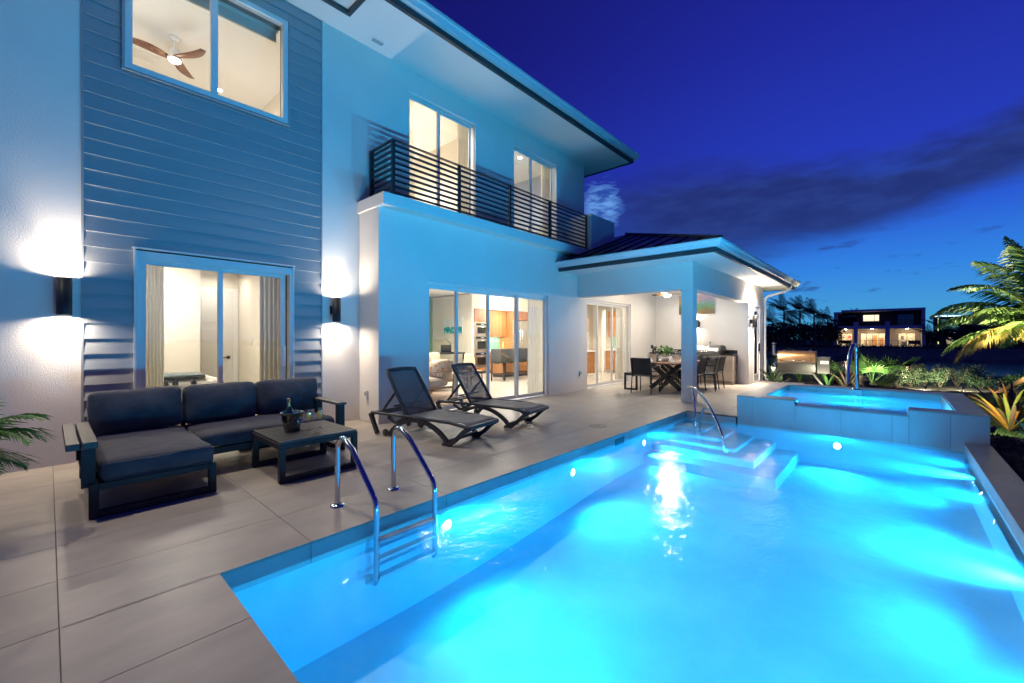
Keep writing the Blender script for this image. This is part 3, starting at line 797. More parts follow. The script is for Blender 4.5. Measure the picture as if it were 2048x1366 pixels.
# side door on the pool face
mb=MB(); mb.box(14.36,14.42,LY-.01,LY+.1,0,2.4); mb.box(15.13,15.19,LY-.01,LY+.1,0,2.4); mb.box(14.42,15.13,LY-.01,LY+.1,2.34,2.4); mb.box(14.42,15.13,LY-.01,LY+.1,0,.03)
sd=mb.build('glazed_door',frame_m,house,bevel=.003,seg=1)
mb=MB(); mb.box(14.43,14.53,LY+.02,LY+.06,.03,2.33); mb.box(15.02,15.12,LY+.02,LY+.06,.03,2.33); mb.box(14.53,15.02,LY+.02,LY+.06,2.2,2.33); mb.box(14.53,15.02,LY+.02,LY+.06,.03,.25); mb.build('sash',frame_m,sd)
pane(14.53,15.02,.25,2.2,LY+.04,sd,winglass_dark)
mb=MB(); mb.box(15.04,15.07,LY-.03,LY+.02,.95,1.2); mb.build('handle',chrome,sd)
# low roof
RX0,RY0,RX1,RY1=8.36,2.46,16.75,9.9
hb('soffit',soffit_m,[(RX0+.06,LX0,RY0+.06,YB,LZ,LZ+.02),(LX0,RX1-.06,RY0+.06,LY,LZ,LZ+.02),(15.61,RX1-.06,LY,RY1,LZ,LZ+.02)])
hb('fascia',fascia_dark,[(RX0,RX0+.06,RY0,YB,LZ-.02,LZ+.09),(RX0+.06,RX1,RY0,RY0+.06,LZ-.02,LZ+.09),(RX1-.06,RX1,RY0+.06,RY1,LZ-.02,LZ+.09)])
gutter([(RX0,YB,-1,0),(RX0,RY0,-1,-1),(RX1,RY0,1,-1),(RX1,RY1,1,0)],LZ+.07,house,h=.13,d=.13)
rz=LZ+.19; pk=.375; hx=(RY1-RY0)/2; RPX=RX0+hx; RPY=RY0+hx
mb=MB(); rd=mb.add([(RX0-.1,RY0-.1,rz),(RX1+.1,RY0-.1,rz),(RX1+.1,RY1,rz),(RX0-.1,RY1,rz),(RPX,RPY,rz+pk*hx),(RX1-hx,RPY,rz+pk*hx)],[(0,1,5,4),(1,2,5),(2,3,4,5),(3,0,4),(3,2,1,0)])
mb.build('patio_roof',roofmetal,house)
# standing seams
def seam(a,b):
    m=MB(); m.bar(a,b,.02,.045); return m.build('roof_seam',roofmetal,house)
y=RY0+.35
while y<YB-.02:
    t=y-RY0; tt=min(t,hx); seam((RX0-.1,y,rz+.02),(RX0-.1+(tt+.1),y,rz+.02+pk*(tt))); y+=.42
x=RX0+.5
while x<RX1-.2:
    tt=min(x-RX0,hx,RX1-x); seam((x,RY0-.1,rz+.02),(x,RY0+tt,rz+.02+pk*tt)); x+=.42
m=MB(); m.bar((RX0-.1,RY0-.1,rz+.03),(RPX,RPY,rz+pk*hx+.03),.09,.05); m.bar((RPX,RPY,rz+pk*hx+.03),(RX1-hx,RPY,rz+pk*hx+.03),.09,.05); m.bar((RX1+.1,RY0-.1,rz+.03),(RX1-hx,RPY,rz+pk*hx+.03),.09,.05); m.build('ridge_cap',roofmetal,house)
# downspout
mb=MB(); mb.tube([(15.95,RY0-.02,LZ+.07),(15.95,RY0+.02,LZ-.06),(15.85,RY0+.12,LZ-.14),(15.72,LY-.12,LZ-.28),(15.66,LY-.05,LZ-.36),(15.66,LY-.045,LZ-.5),(15.66,LY-.045,.12),(15.68,LY-.07,.05),(15.72,LY-.12,.02)],.038,10)
mb.build('downspout',gutter_m,house)
# ---- interiors: floors, ceilings and room walls
CZ=3.0
hb('floor',in_floor,[(-4.8,16.8,YA+TH,14.6,-.1,-.004),(XB+TH,14.0,YB+TH,YA+TH,-.1,-.004)])
hb('ceiling',in_ceil,[(3.6,16.8,YB+TH,14.6,CZ,CZ+.15),(-4.8,3.6,YA+TH,14.6,2.75,2.95)])
# bedroom
hb('room_wall',in_wall,[(2.76,2.86,YA+TH,10.5,0,2.75),(-.6,-.5,YA+TH,10.5,0,2.75),(-.6,1.89,9.5,9.6,0,2.75),(1.79,1.89,9.6,10.5,0,2.75),(1.89,2.76,10.5,10.6,0,2.75)])
mb=MB(); mb.box(1.9,2.02,10.46,10.5,0,2.42); mb.box(2.64,2.755,10.46,10.5,0,2.42); mb.box(2.02,2.64,10.46,10.5,2.32,2.42)
dr=mb.build('door_frame',white_door,house,bevel=.004,seg=1)
mb=MB(); mb.box(2.02,2.64,10.47,10.495,0.01,2.32)
for a,b in ((.12,.78),(.9,1.56),(1.68,2.2)):
    mb.box(2.1,2.56,10.462,10.47,a,b)
mb.build('door_leaf',white_door,dr,bevel=.006); mb=MB(); mb.box(2.54,2.6,10.445,10.47,.93,.99); mb.bar((2.57,10.44,.96),(2.46,10.44,.96),.016); mb.build('handle',blackmetal,dr)
# living room and kitchen shells
hb('room_wall',in_wall,[(3.6,3.7,YB+TH,14.1,0,CZ),(10.65,10.745,11.7,14.1,0,CZ),(10.745,14.2,12.36,12.46,0,CZ),(10.745,14.0,11.72,12.36,2.49,CZ),(14.0,14.1,9.7,12.36,0,CZ)])
hb('room_wall',green_wall,[(3.7,10.65,14.1,14.2,0,CZ)])
hb('room_wall',in_wall,[(11.9,13.46,8.73,8.83,0,CZ),(13.4,15.8,9.6,9.7,0,CZ),(15.72,15.8,6.3,9.6,0,CZ)])
hb('door_frame',white_door,[(14.98,15.1,8.62,8.74,0,2.5)],bevel=.003,seg=1)
# upper rooms
hb('ceiling',in_ceil,[(-1.5,3.35,YA+TH,12,6.60,6.7),(3.4,10.26,YA+TH,11.5,6.37,6.5)])
hb('floor',in_floor,[(-1.5,10.26,YA+TH,12,3.5,3.62)])
hb('room_wall',in_wall,[(3.3,3.4,YA+TH,12,3.62,6.6),(-1.5,-1.4,YA+TH,12,3.62,6.6),(-1.5,3.3,11.5,11.6,3.62,6.6),(-1.4,3.3,YA+TH,YA+TH+.02,6.3,6.6),(6.9,7.0,YA+TH,11.0,3.62,6.37),(3.4,10.2,10.9,11.0,3.62,6.37)])
hb('room_wall',mat('blue_grey_wall',(.38,.42,.46),.8),[(7.0,10.2,10.86,10.895,3.62,5.75),(10.2,10.25,YA+TH,10.9,3.62,6.37)])
# ------------------------------------------------------------ lamps: sconces, downlights, added room fill
def sconce(loc,face,label,p=13,arm=.07,r=.062,h=.39,metal=blackmetal,lo=None):
    "open tube lamp that throws light up and down the wall"
    n=Vector(face); x,y,z=loc
    t=thing('wall_sconce',label,'wall lamp',loc,group='cylinder wall lamps')
    mb=MB(); c=Vector(loc)+n*(arm+r)
    prof=[(r,-h/2),(r,h/2),(r-.004,h/2),(r-.004,h/2-.07),(.0001,h/2-.075)]
    mb.lathe(prof,tuple(c),32); mb.lathe([(r,-h/2),(r-.004,-h/2),(r-.004,-h/2+.07),(.0001,-h/2+.075)],tuple(c),32)
    mb.build('lamp_body',metal,t)
    mb=MB(); a=Vector(loc); s=Vector((n.y,n.x,0)); mb.bar(a,c-n*(r-.005),.045,.12); mb.build('bracket',metal,t,bevel=.003,seg=1)
    mb=MB(); mb.bar(a+n*.001,a+n*.018,.11,.13); mb.build('wall_plate',metal,t,bevel=.003,seg=1)
    for sg in (1,-1):
        mb=MB(); zc=c.z+sg*(h/2-.055); mb.lathe([(.0001,0),(r*.7,0)],(c.x,c.y,zc),20); mb.build('lamp_lens',lamp_e,t)
        pe=p*(1 if sg>0 or lo is None else lo)
        light('sconce_bulb','SPOT',(c.x,c.y,c.z+sg*(h/2-.037)),pe*1.15,WARMW,t,size=.035,rot=(PI if sg>0 else 0,0,0),spot=R(170),blend=.25)
        light('sconce_bulb','SPOT',(c.x,c.y,c.z+sg*(h/2-.037)),pe*(1.9 if sg>0 else .8),WARMW,t,size=.035,rot=(PI if sg>0 else 0,0,0),spot=R(58),blend=.9)
    return t
sconce((.115,YA,1.815),(0,-1,0),'black cylinder wall lamp left of the sided bay, nearest the camera',48,h=.40,arm=.05)
sconce((3.08,YA,1.815),(0,-1,0),'black cylinder wall lamp in the corner beside the projecting wall',42,h=.38,arm=.06)
sconce((13.93,LY,1.86),(0,-1,0),'cylinder wall lamp on the patio end wall beside the glazed door',300,h=.36)
sconce((14.03,4.66,1.82),(-1,0,0),'small cylinder wall lamp on the patio back wall under the painting',16,h=.24,r=.045,arm=.03)
def downlight(x,y,z,e=30,label=None,col_=ROOMW,r=.055,size=.06,spot=150):
    t=thing('downlight',label or 'round recessed ceiling downlight','downlight',(x,y,z),group='recessed ceiling downlights')
    mb=MB(); mb.lathe([(r,-.001),(r+.02,-.003),(r+.022,0)],(x,y,z),20); mb.build('trim_ring',white_door,t)
    mb=MB(); mb.lathe([(.0001,-.002),(r,-.002)],(x,y,z),18); mb.build('lens',down_e,t)
    light('downlight_bulb','SPOT',(x,y,z-.02),e,col_,t,size=size,rot=(0,0,0),spot=R(spot),blend=.7)
# living room / kitchen
for i,(x,y,n) in enumerate(((6.4,8.4,'above the beige sofa'),(6.9,11.2,'nearest the green wall'),(9.2,8.3,'behind the second door panel'),(9.3,10.8,'in front of the wall ovens'),(12.2,10.9,'in front of the fridge'),(12.3,9.2,'above the bar stools'),(4.9,9.6,'at the far left of the living room'))):
    downlight(x,y,CZ-.001,340,f'round recessed living room downlight {n}')
downlight(13.0,7.4,CZ-.001,380,'round recessed downlight inside the narrow patio door'); downlight(14.5,7.8,CZ-.001,340,'round recessed downlight in front of the far teak drawers')
# patio ceiling
for x,y,n,e_ in ((10.4,4.6,'above the near end of the dining table',115),(12.9,4.9,'above the built-in counter',110),(12.3,3.8,'above the stainless grill',60)):
    downlight(x,y,LZ-.001,e_,f'round recessed patio downlight {n}',size=.08,spot=160)
# bedroom
mb=MB(); mb.box(.95,1.45,8.55,8.7,2.715,2.749); tag(mb.build('ceiling_light',down_e,None,bevel=.01),'slim glowing bar light on the bedroom ceiling','ceiling light')
light('room_fill','AREA',(1.2,8.4,2.7),68,ROOMW,None,size=.7)
light('room_fill','AREA',(2.3,10.0,2.65),9,ROOMW,None,size=.3)  # fill without a fixture, added to brighten the room; likewise the points below
light('room_fill','POINT',(-.4,8.2,5.0),95,ROOMW,None,size=.8)
light('room_fill','POINT',(2.6,9.6,4.6),65,ROOMW,None,size=.8)
light('room_fill','POINT',(6.3,9.4,4.6),90,ROOMW,None,size=.4)
light('room_fill','POINT',(8.0,9.4,4.6),80,(1,.93,.84),None,size=.4)
# upper rooms

downlight(2.43,10.55,6.599,70,'round recessed downlight seen low in the right half of the picture window',spot=165)
downlight(5.2,7.75,6.369,300,'bright recessed downlight behind the first balcony door')
downlight(8.8,7.7,6.369,220,'bright recessed downlight behind the second balcony door',col_=(1,.93,.84))
downlight(14.0,2.78,LZ-.001,260,'added downlight in the low eave, brightening the pellet grill')  # added lamp, put here to light the front of the pellet grill
# unseen fill lights added in the living room and kitchen

light('room_fill','POINT',(8.4,9.4,2.3),190,ROOMW,None,size=.5); light('room_fill','POINT',(12.2,11.1,2.4),130,ROOMW,None,size=.4)
# soffit floodlights over the near terrace
for x,y,tx,ty,e,n in ((-1.6,5.75,.2,2.6,520,'over the left wall lamp'),(1.0,5.75,3.2,3.2,420,'over the corner sofa')):
    t=thing('soffit_floodlight','small round floodlight in the main eave '+n,'floodlight',(x,y,EZ),group='floodlights in the main eave')
    mb=MB(); mb.lathe([(.05,-.001),(.075,-.004),(.078,0)],(x,y,EZ),20); mb.build('trim_ring',white_door,t)
    mb=MB(); mb.lathe([(.0001,-.002),(.05,-.002)],(x,y,EZ),18); mb.build('lens',down_e,t)
    d=Vector((tx-x,ty-y,-EZ)); light('flood_bulb','SPOT',(x,y,EZ-.03),e,(1,.86,.70),t,size=.04,rot=d.to_track_quat('-Z','Y').to_euler(),spot=R(84),blend=.9)
# ------------------------------------------------------------ corner sofa
sofa=thing('corner_sofa','charcoal outdoor corner sofa with chaise and three back cushions before the glass door','sofa',(1.3,5.3,0))
al=alu_dark
def box_o(name,m,b,par,bev=.003,seg=1,**k):
    mb=MB(); mb.box(*b); return mb.build(name,m,par,bevel=bev,seg=seg,**k)
# chaise front loop, back loop
def loop(x0,x1,y0,y1,z0,z1,w,par,axis='x',name='leg_frame'):
    mb=MB()
    if axis=='x':
        mb.box(x0,x0+w,y0,y1,z0,z1); mb.box(x1-w,x1,y0,y1,z0,z1); mb.box(x0+w,x1-w,y0,y1,z1-w*.9,z1); mb.box(x0+w,x1-w,y0,y1,z0,z0+w*.9)
    else:
        mb.box(x0,x1,y0,y0+w,z0,z1); mb.box(x0,x1,y1-w,y1,z0,z1); mb.box(x0,x1,y0+w,y1-w,z1-w*.9,z1); mb.box(x0,x1,y0+w,y1-w,z0,z0+w*.9)
    return mb.build(name,al,par,bevel=.003,seg=1)
loop(.205,1.01,4.47,4.53,.005,.265,.055,sofa)
loop(.205,1.01,5.85,5.91,.005,.265,.055,sofa)
loop(1.55,2.45,5.85,5.91,.005,.265,.055,sofa)
loop(2.39,2.45,4.99,5.9,.005,.265,.055,sofa,'y')
mb=MB(); mb.box(.205,.26,4.531,5.849,.21,.264); mb.box(.955,1.01,4.531,5.849,.21,.264); mb.box(1.011,2.389,5.06,5.12,.2,.264); mb.box(1.011,2.389,5.78,5.849,.2,.264)
for i in range(9): mb.box(.261,.954,4.62+i*.15,4.69+i*.15,.235,.258)
for i in range(8): mb.box(1.05+i*.17,1.12+i*.17,5.121,5.779,.235,.258)
mb.build('seat_frame',al,sofa)
box_o('back_rail',al,(.27,2.36,5.93,5.965,.3,.36),sofa); box_o('back_rail',al,(.27,2.36,5.945,5.975,.56,.62),sofa)
mb=MB(); 
for x in (.27,1.0,1.7,2.33): mb.box(x,x+.04,5.905,5.944,.1,.63)
mb.build('back_post',al,sofa)
# left arm: two boards on a post
ar=MB(); ar.box(.17,.235,4.55,4.60,.265,.535); ar.box(.17,.235,5.45,5.50,.265,.535); ar.bar((.2,4.62,.25),(.2,5.46,.25),.03,.03); 
for i in (0.30,.36,.42): ar.box(.195,.215,4.60,5.45,i,i+.03)
arm=ar.build('arm',al,sofa,bevel=.003,seg=1)
box_o('front_panel',al,(.165,.245,4.50,4.53,.24,.534),arm)
box_o('arm_board',slat_m,(.085,.158,4.48,5.60,.535,.585),arm); box_o('arm_board',slat_m,(.170,.255,4.48,5.60,.535,.585),arm)
arm=box_o('arm_board',slat_m,(2.35,2.46,4.97,5.72,.556,.585),sofa)
box_o('arm_post',al,(2.365,2.445,4.99,5.07,.266,.555),arm); box_o('arm_post',al,(2.365,2.445,5.62,5.68,.266,.555),arm)
def cushion(name,b,m,par,puff=.02,nx=14,ny=12,rot=None,piv=None,seed=0,crown=.03,topaxis='z'):
    "soft box: rounded edges, crowned broad faces and small wrinkles"
    x0,x1,y0,y1,z0,z1=b; c=Vector(((x0+x1)/2,(y0+y1)/2,(z0+z1)/2)); h=Vector(((x1-x0)/2,(y1-y0)/2,(z1-z0)/2))
    bm=bmesh.new(); bmesh.ops.create_cube(bm,size=2); bmesh.ops.subdivide_edges(bm,edges=bm.edges,cuts=9,use_grid_fill=True)
    rr=min(h)*.62
    for v in bm.verts:
        p=Vector((v.co.x*h.x,v.co.y*h.y,v.co.z*h.z)); q=Vector([max(-h[i]+rr,min(h[i]-rr,p[i])) for i in range(3)])
        d=p-q
        if d.length>1e-6: p=q+d.normalized()*min(rr,d.length)
        th=min(range(3),key=lambda i:h[i]); u=[i for i in range(3) if i!=th]
        a,bb=p[u[0]]/h[u[0]],p[u[1]]/h[u[1]]
        bulge=(1-a*a)*(1-bb*bb)
        p[th]*=1+crown*bulge/h[th]*2
        for i in u: p[i]*=1-.012*(1-abs(p[u[0] if i==u[1] else u[1]]/h[u[0] if i==u[1] else u[1]])**2)
        nz=mnoise.noise(Vector((p.x*5+seed,p.y*5,p.z*5)))*.014+mnoise.noise(Vector((p.x*16+seed,p.y*16,p.z*16)))*.004
        p+=p.normalized()*nz
        # gathered side seams
        e=max(0,abs(a)-.86)/.14; p[th]+=e*.009*math.sin(p[u[1]]*55+seed)*(1 if p[th]>0 else -1)
        v.co=p
    if rot: bmesh.ops.rotate(bm,verts=bm.verts,cent=(0,0,0),matrix=Matrix.Rotation(rot[1],3,rot[0]))
    bmesh.ops.translate(bm,verts=bm.verts,vec=c-ORG.get(par.name,Vector()))
    me=bpy.data.meshes.new(name); bm.to_mesh(me); bm.free()
    for p in me.polygons: p.use_smooth=True
    me.materials.append(m); o=bpy.data.objects.new(name,me); col.objects.link(o); o.parent=par; ORG[o.name]=ORG.get(par.name,Vector())
    return o
cushion('seat_cushion',(.262,1.0,4.46,5.86,.268,.42),cushion_m,sofa,crown=.008,seed=1)
cushion('seat_cushion',(1.005,2.36,5.04,5.86,.268,.42),cushion_m,sofa,crown=.01,seed=2)
for i,(a,b) in enumerate(((.255,.99),(.995,1.70),(1.705,2.44))):
    cushion('back_cushion',(a,b,5.70,5.90,.415,.845),cushion_m,sofa,crown=.045,rot=('X',R(-9)),seed=5+i*3)
# piping along the seat edges
mb=MB(); mb.tube([(.29,4.475,.417),(.98,4.475,.417)],.005,6); mb.tube([(.29,4.475,.275),(.98,4.475,.275)],.005,6); mb.build('piping',piping_m,sofa)
# ------------------------------------------------------------ coffee table
ct=thing('coffee_table','low charcoal coffee table with slatted top holding the ice bucket','coffee table',(1.82,4.63,0))
tx0,tx1,ty0,ty1,tz=1.45,2.22,4.24,5.04,.395
nS=10; wS=(ty1-ty0-.01)/nS
for i in range(nS):
    box_o('slat',slat_m,(tx0+.005,tx1-.005,ty0+.008+i*wS,ty0+.008+i*wS+wS-.009,tz-.022,tz),ct,bev=.003)
loop(tx0,tx1,ty0,ty0+.055,.004,tz-.0225,.055,ct); loop(tx0,tx1,ty1-.055,ty1,.004,tz-.0225,.055,ct)
mb=MB(); mb.box(tx0,tx0+.05,ty0+.056,ty1-.056,tz-.075,tz-.0235); mb.box(tx1-.05,tx1,ty0+.056,ty1-.056,tz-.075,tz-.0235); mb.build('side_rail',al,ct,bevel=.003,seg=1)
# ice bucket
bx,by=1.72,4.68
steel_dark=mat('bucket_steel',(.22,.21,.19),.16,metal=1)
bk=thing('ice_bucket','hammered steel ice bucket on the slatted coffee table','ice bucket',(bx,by,tz))
prof=[(.0001,.0),(.072,0),(.076,.01),(.082,.06),(.094,.13),(.102,.165),(.108,.19),(.116,.196),(.114,.201),(.104,.197),(.098,.165),(.088,.1),(.074,.012),(.0001,.012)]
mb=MB(); mb.lathe(prof,(bx,by,tz),40); mb.build('bucket_body',mat('hammered_steel',(.26,.25,.23),.14,metal=1,bump=.5,bscale=38,dist=.004,bdetail=0),bk)
for k in range(2):
    t=R(-70+180*k); mb=MB(); c=(bx+math.cos(t)*.104,by+math.sin(t)*.104,tz+.135)
    pts=[]; 
    for i in range(17):
        a=2*PI*i/16; pts.append((c[0]+math.cos(t)*.012-math.sin(t)*.032*math.cos(a),c[1]+math.sin(t)*.012+math.cos(t)*.032*math.cos(a),c[2]-.02+.032*math.sin(a)))
    mb.tube(pts,.0045,8); mb.build('ring_handle',chrome,bk)
mb=MB(); rng=random.Random(5)
for i in range(34):
    a=rng.random()*6.28; r=rng.random()**.5*.085; s=.013
    mb.box(-s,s,-s,s,-s,s,M=Matrix.Translation((bx+r*math.cos(a),by+r*math.sin(a),tz+.165+rng.uniform(-.008,.012)))@Matrix.Rotation(rng.random()*3,4,'X')@Matrix.Rotation(rng.random()*3,4,'Z'))
mb.build('ice_cubes',cupglass,bk,kind='stuff')
bo=thing('champagne_bottle','dark champagne bottle with gold foil neck leaning in the ice bucket','bottle',(bx-.01,by+.01,tz+.015),local=True)
bo.rotation_euler=(R(4),R(-5),0)
mb=MB(); mb.lathe([(.0001,0),(.042,.0),(.045,.02),(.045,.15),(.042,.19),(.03,.225),(.018,.25),(.0155,.262)],n=24); mb.build('bottle_body',bottle_m,bo)
mb=MB(); mb.lathe([(.0185,.246),(.0165,.262),(.0155,.30),(.0175,.303),(.0175,.312),(.0155,.314),(.017,.325),(.012,.335),(.0001,.338)],n=20); mb.build('foil_neck',foil,bo)
mb=MB(); mb.lathe([(.0455,.06),(.0455,.13)],n=24); mb.build('label',mat('cream_label',(.6,.5,.3),.6),bo)
# flutes
def flute(x,y,label):
    f=thing('champagne_flute',label,'champagne glass',(x,y,tz),group='champagne flutes')
    mb=MB(); mb.lathe([(.0001,.001),(.03,.001),(.031,.003),(.006,.008),(.004,.014),(.0035,.085),(.008,.095),(.018,.115),(.024,.15),(.0235,.20),(.0215,.215)],(x,y,tz),24); mb.build('glass',cupglass,f)
    mb=MB(); mb.lathe([(.0001,.1),(.008,.102),(.0165,.118),(.0222,.15),(.0222,.178),(.0001,.178)],(x,y,tz),20); mb.build('champagne',drapemat('champagne_wine',(.98,.82,.22),.5),f)
flute(1.86,4.60,'champagne flute on the coffee table, nearer the ice bucket'); flute(1.99,4.63,'champagne flute on the coffee table, farther from the ice bucket')
# ------------------------------------------------------------ sun loungers
def make_lounger():
    L=thing('sun_lounger','x','sun lounger',(0,0,0),local=True,group='sun loungers beside the pool')
    # local frame: +y towards the head, x across; width .62; seat plane z .30; length 1.9 with y=0 at the foot end
    w=.31
    for s in (-1,1):
        x=s*w
        # seat rail
        mb=MB(); mb.tube([(x,0.02,.262),(x,.35,.30),(x,1.1,.305),(x,1.78,.30)],.022,8); mb.build('side_rail',resin_m,L)
        # front V foot and arched leg running back to the head wheel
        def strut(pts,h,name,t=.036):
            m=MB(); 
            top=[];bot=[]
            n=len(pts)
            for i,(y,z,hh) in enumerate(pts):
                a=pts[max(i-1,0)];b=pts[min(i+1,n-1)]; d=Vector((b[0]-a[0],b[1]-a[1])).normalized(); nn=Vector((-d.y,d.x))
                top.append((y+nn.x*hh/2,z+nn.y*hh/2)); bot.append((y-nn.x*hh/2,z-nn.y*hh/2))
            poly=top+bot[::-1]
            # built strip by strip so that the curved outline stays clean
            for i in range(n-1):
                m.prism([top[i],top[i+1],bot[i+1],bot[i]],0,x-t/2,x+t/2)
            return m.build(name,resin_m,L)
        arcp=[]
        for i in range(17):
            t=i/16; y=.36+1.06*t; z=.02+.25*math.sin(PI*t)**.72; arcp.append((y,z,.05))
        strut(arcp,.04,'arched_leg',.045)
        strut([(.03,.26,.06),(.12,.20,.05),(.24,.09,.048),(.36,.02,.06)],.04,'front_leg',.045)
        mb=MB(); mb.box(x-.024,x+.024,.31,.45,.0,.035); mb.build('foot',resin_m,L,bevel=.006)
        strut([(1.80,.29,.06),(1.74,.16,.05),(1.66,.01,.05)],.04,'rear_leg',.045)
        strut([(1.10,.29,.04),(1.30,.20,.036),(1.44,.27,.04)],.04,'rail_brace')
    for b in ((-w,w,0,.03,.235,.285),(-w,w,.9,.93,.26,.285),(-w,w,1.72,1.77,.27,.315),(-w+.02,w-.02,.35,.38,.04,.08)): box_o('cross_rail',resin_m,b,L,bev=.006)
    # wheels at the head end
    for s in (-1,1):
        mb=MB(); Mx=Matrix.Translation((s*(w+.03),1.46,.052))@Matrix.Rotation(PI/2,4,'Y'); mb.lathe([(.0001,-.015),(.045,-.015),(.052,-.008),(.052,.008),(.045,.015),(.0001,.015)],n=22,M=Mx); mb.build('wheel',resin_m,L)
    # seat sling
    vs=[];fs=[];nx,ny=8,16
    for j in range(ny+1):
        for i in range(nx+1):
            u=i/nx*2-1; t=j/ny; y=.03+1.07*t; z=.30-.018*(1-u*u)*math.sin(PI*t)+.012-.035*max(0,(.12-t)/.12)**1.5+.004*math.sin(t*22+u)
            vs.append((u*(w-.01),y,z))
    for j in range(ny):
        for i in range(nx):
            a=j*(nx+1)+i; fs.append((a,a+1,a+nx+2,a+nx+1))
    mb=MB(); mb.add(vs,fs,True); o=mb.build('seat_sling',sling_m,L); so=o.modifiers.new('s','SOLIDIFY'); so.thickness=.006
    # reclined back
    ang=R(56); y0,z0=1.10,.31; LB=.72
    def bp(u,t,off=0): return (u,y0+math.cos(ang)*t-math.sin(ang)*off,z0+math.sin(ang)*t+math.cos(ang)*off)
    vs=[];fs=[]
    for j in range(ny+1):
        for i in range(nx+1):
            u=i/nx*2-1; t=j/ny*LB; vs.append(bp(u*(w-.035)*(1-.04*t/LB),t+.02*(1-u*u)*(j/ny),-.015*(1-u*u)*math.sin(PI*j/ny)))
    for j in range(ny):
        for i in range(nx):
            a=j*(nx+1)+i; fs.append((a,a+1,a+nx+2,a+nx+1))
    mb=MB(); mb.add(vs,fs,True); o=mb.build('back_sling',sling_see,L); so=o.modifiers.new('s','SOLIDIFY'); so.thickness=.004
    for s in(-1,1): mb=MB(); mb.tube([bp(s*(w-.02),-.02,0),bp(s*(w-.022),.4,0),bp(s*(w-.03),LB-.03,0),bp(s*(w-.05),LB+.005,0)],.024,8); mb.build('back_rail',resin_m,L)
    mb=MB(); mb.tube([bp(u*(w-.03),LB+.02*(1-u*u)*.9) for u in (-1,-.6,-.2,.2,.6,1)],.026,8); mb.build('headrest',resin_m,L)
    mb=MB()
    for s in(-1,1): mb.bar(bp(s*(w-.03),.38,-.02),(s*(w-.03),1.62,.30),.03,.03)
    mb.bar((-(w-.03),1.60,.30),(w-.03,1.60,.30),.03); mb.bar((-(w-.03),1.36,.42),(w-.03,1.36,.42),.025); mb.build('back_prop',resin_m,L,bevel=.004,seg=1)
    return L
# see-through mesh of the backrests
m_,g_=newmat('backrest_mesh'); d_=g_.n('ShaderNodeBsdfDiffuse',{0:(.12,.12,.125,1)}); t_=g_.n('ShaderNodeBsdfTransparent',{0:(.9,.9,.92,1)})
g_.n('ShaderNodeOutputMaterial',{0:g_.n('ShaderNodeMixShader',{0:.38,1:d_.outputs[0],2:t_.outputs[0]}).outputs[0]}); sling_see=m_
lo=make_lounger()
LR=R(11)
def place(o,x,y,rz,label): o.location=(x,y,0); o.rotation_euler=(0,0,rz); o['label']=label
place(lo,3.78,3.89,LR,'grey mesh sun lounger with raised back, nearer the coffee table')
l2=copy_tree(lo); place(l2,5.10,4.05,LR,'grey mesh sun lounger with raised back, in front of the glass doors')
# ------------------------------------------------------------ pool ladder and rails
pl=thing('pool_ladder','polished steel pool ladder with two bent handrails and three treads','pool ladder',(1.85,3.0,0))
for x in (1.59,2.11):
    pts=[(x,3.37,.0),(x,3.37,.46)]+[(x,3.27+.10*math.cos(t),.46+.105*math.sin(t)) for t in [PI*i/10 for i in range(1,8)]]
    pts+=[(x,3.12,.50),(x,2.80,.22),(x,2.775,.185),(x,2.765,.13),(x,2.765,-.38),(x,2.78,-.40),(x,2.83,-.405)]
    mb=MB(); mb.tube(pts,.0215,16); mb.build('handrail',chrome,pl)
    mb=MB(); mb.lathe([(.058,.001),(.056,.006),(.04,.016),(.026,.022)],(x,3.37,0),28); mb.build('flange',chrome,pl)
    mb=MB(); mb.cyl((x,2.862),.028,-.43,-.38,14); mb.build('wall_bumper',whitem,pl)
for z in (-.085,-.215,-.345):
    mb=MB(); mb.box(1.60,2.10,2.735,2.80,z-.025,z); mb.build('tread',whitem if 0 else mat('tread_steel',(.5,.55,.6),.3,metal=.6),pl,bevel=.006)
gr=thing('grab_rail','curved polished steel grab rail rising from the pool steps','grab rail',(7.3,2.3,0))
def lerp(a,b,t): return (a[0]+(b[0]-a[0])*t,a[1]+(b[1]-a[1])*t)
A_=(7.93,2.83);B_=(6.77,1.86)
mb=MB(); mb.tube([(*lerp(A_,B_,t),z) for t,z in ((0.02,.475),(.06,.485),(.14,.49),(.24,.475),(.36,.43),(.5,.345),(.66,.215),(.8,.07),(.92,-.10),(.985,-.25),(1,-.34))],.0225,14); mb.build('handrail',chrome,gr)
mb=MB(); mb.tube([(*lerp(A_,B_,.13),.475),(*lerp(A_,B_,.2),.3),(*lerp(A_,B_,.235),.05),(*lerp(A_,B_,.245),-.22)],.02,12); mb.build('post',chrome,gr)
mb=MB(); mb.tube([(*lerp(A_,B_,t),z) for t,z in ((.645,.22),(.55,.225),(.47,.18),(.41,.08),(.375,-.06),(.36,-.28))],.02,12); mb.build('inner_rail',chrome,gr)
# rail standing on the spa rim
sr=thing('spa_handrail','tall bent polished steel handrail standing on the far spa rim','handrail',(10.6,.56,SZ))
mb=MB(); mb.tube([(10.60,.55,SZ-.01),(10.60,.55,1.10),(10.585,.555,1.19),(10.54,.57,1.235),(10.46,.59,1.235),(10.38,.61,1.19),(10.30,.635,1.07),(10.24,.655,.86),(10.21,.665,.62),(10.20,.67,.50)],.033,14); mb.build('handrail',chrome,sr)
mb=MB(); mb.lathe([(.075,.0),(.07,.008),(.04,.016)],(10.60,.55,SZ),22); mb.build('flange',chrome,sr)
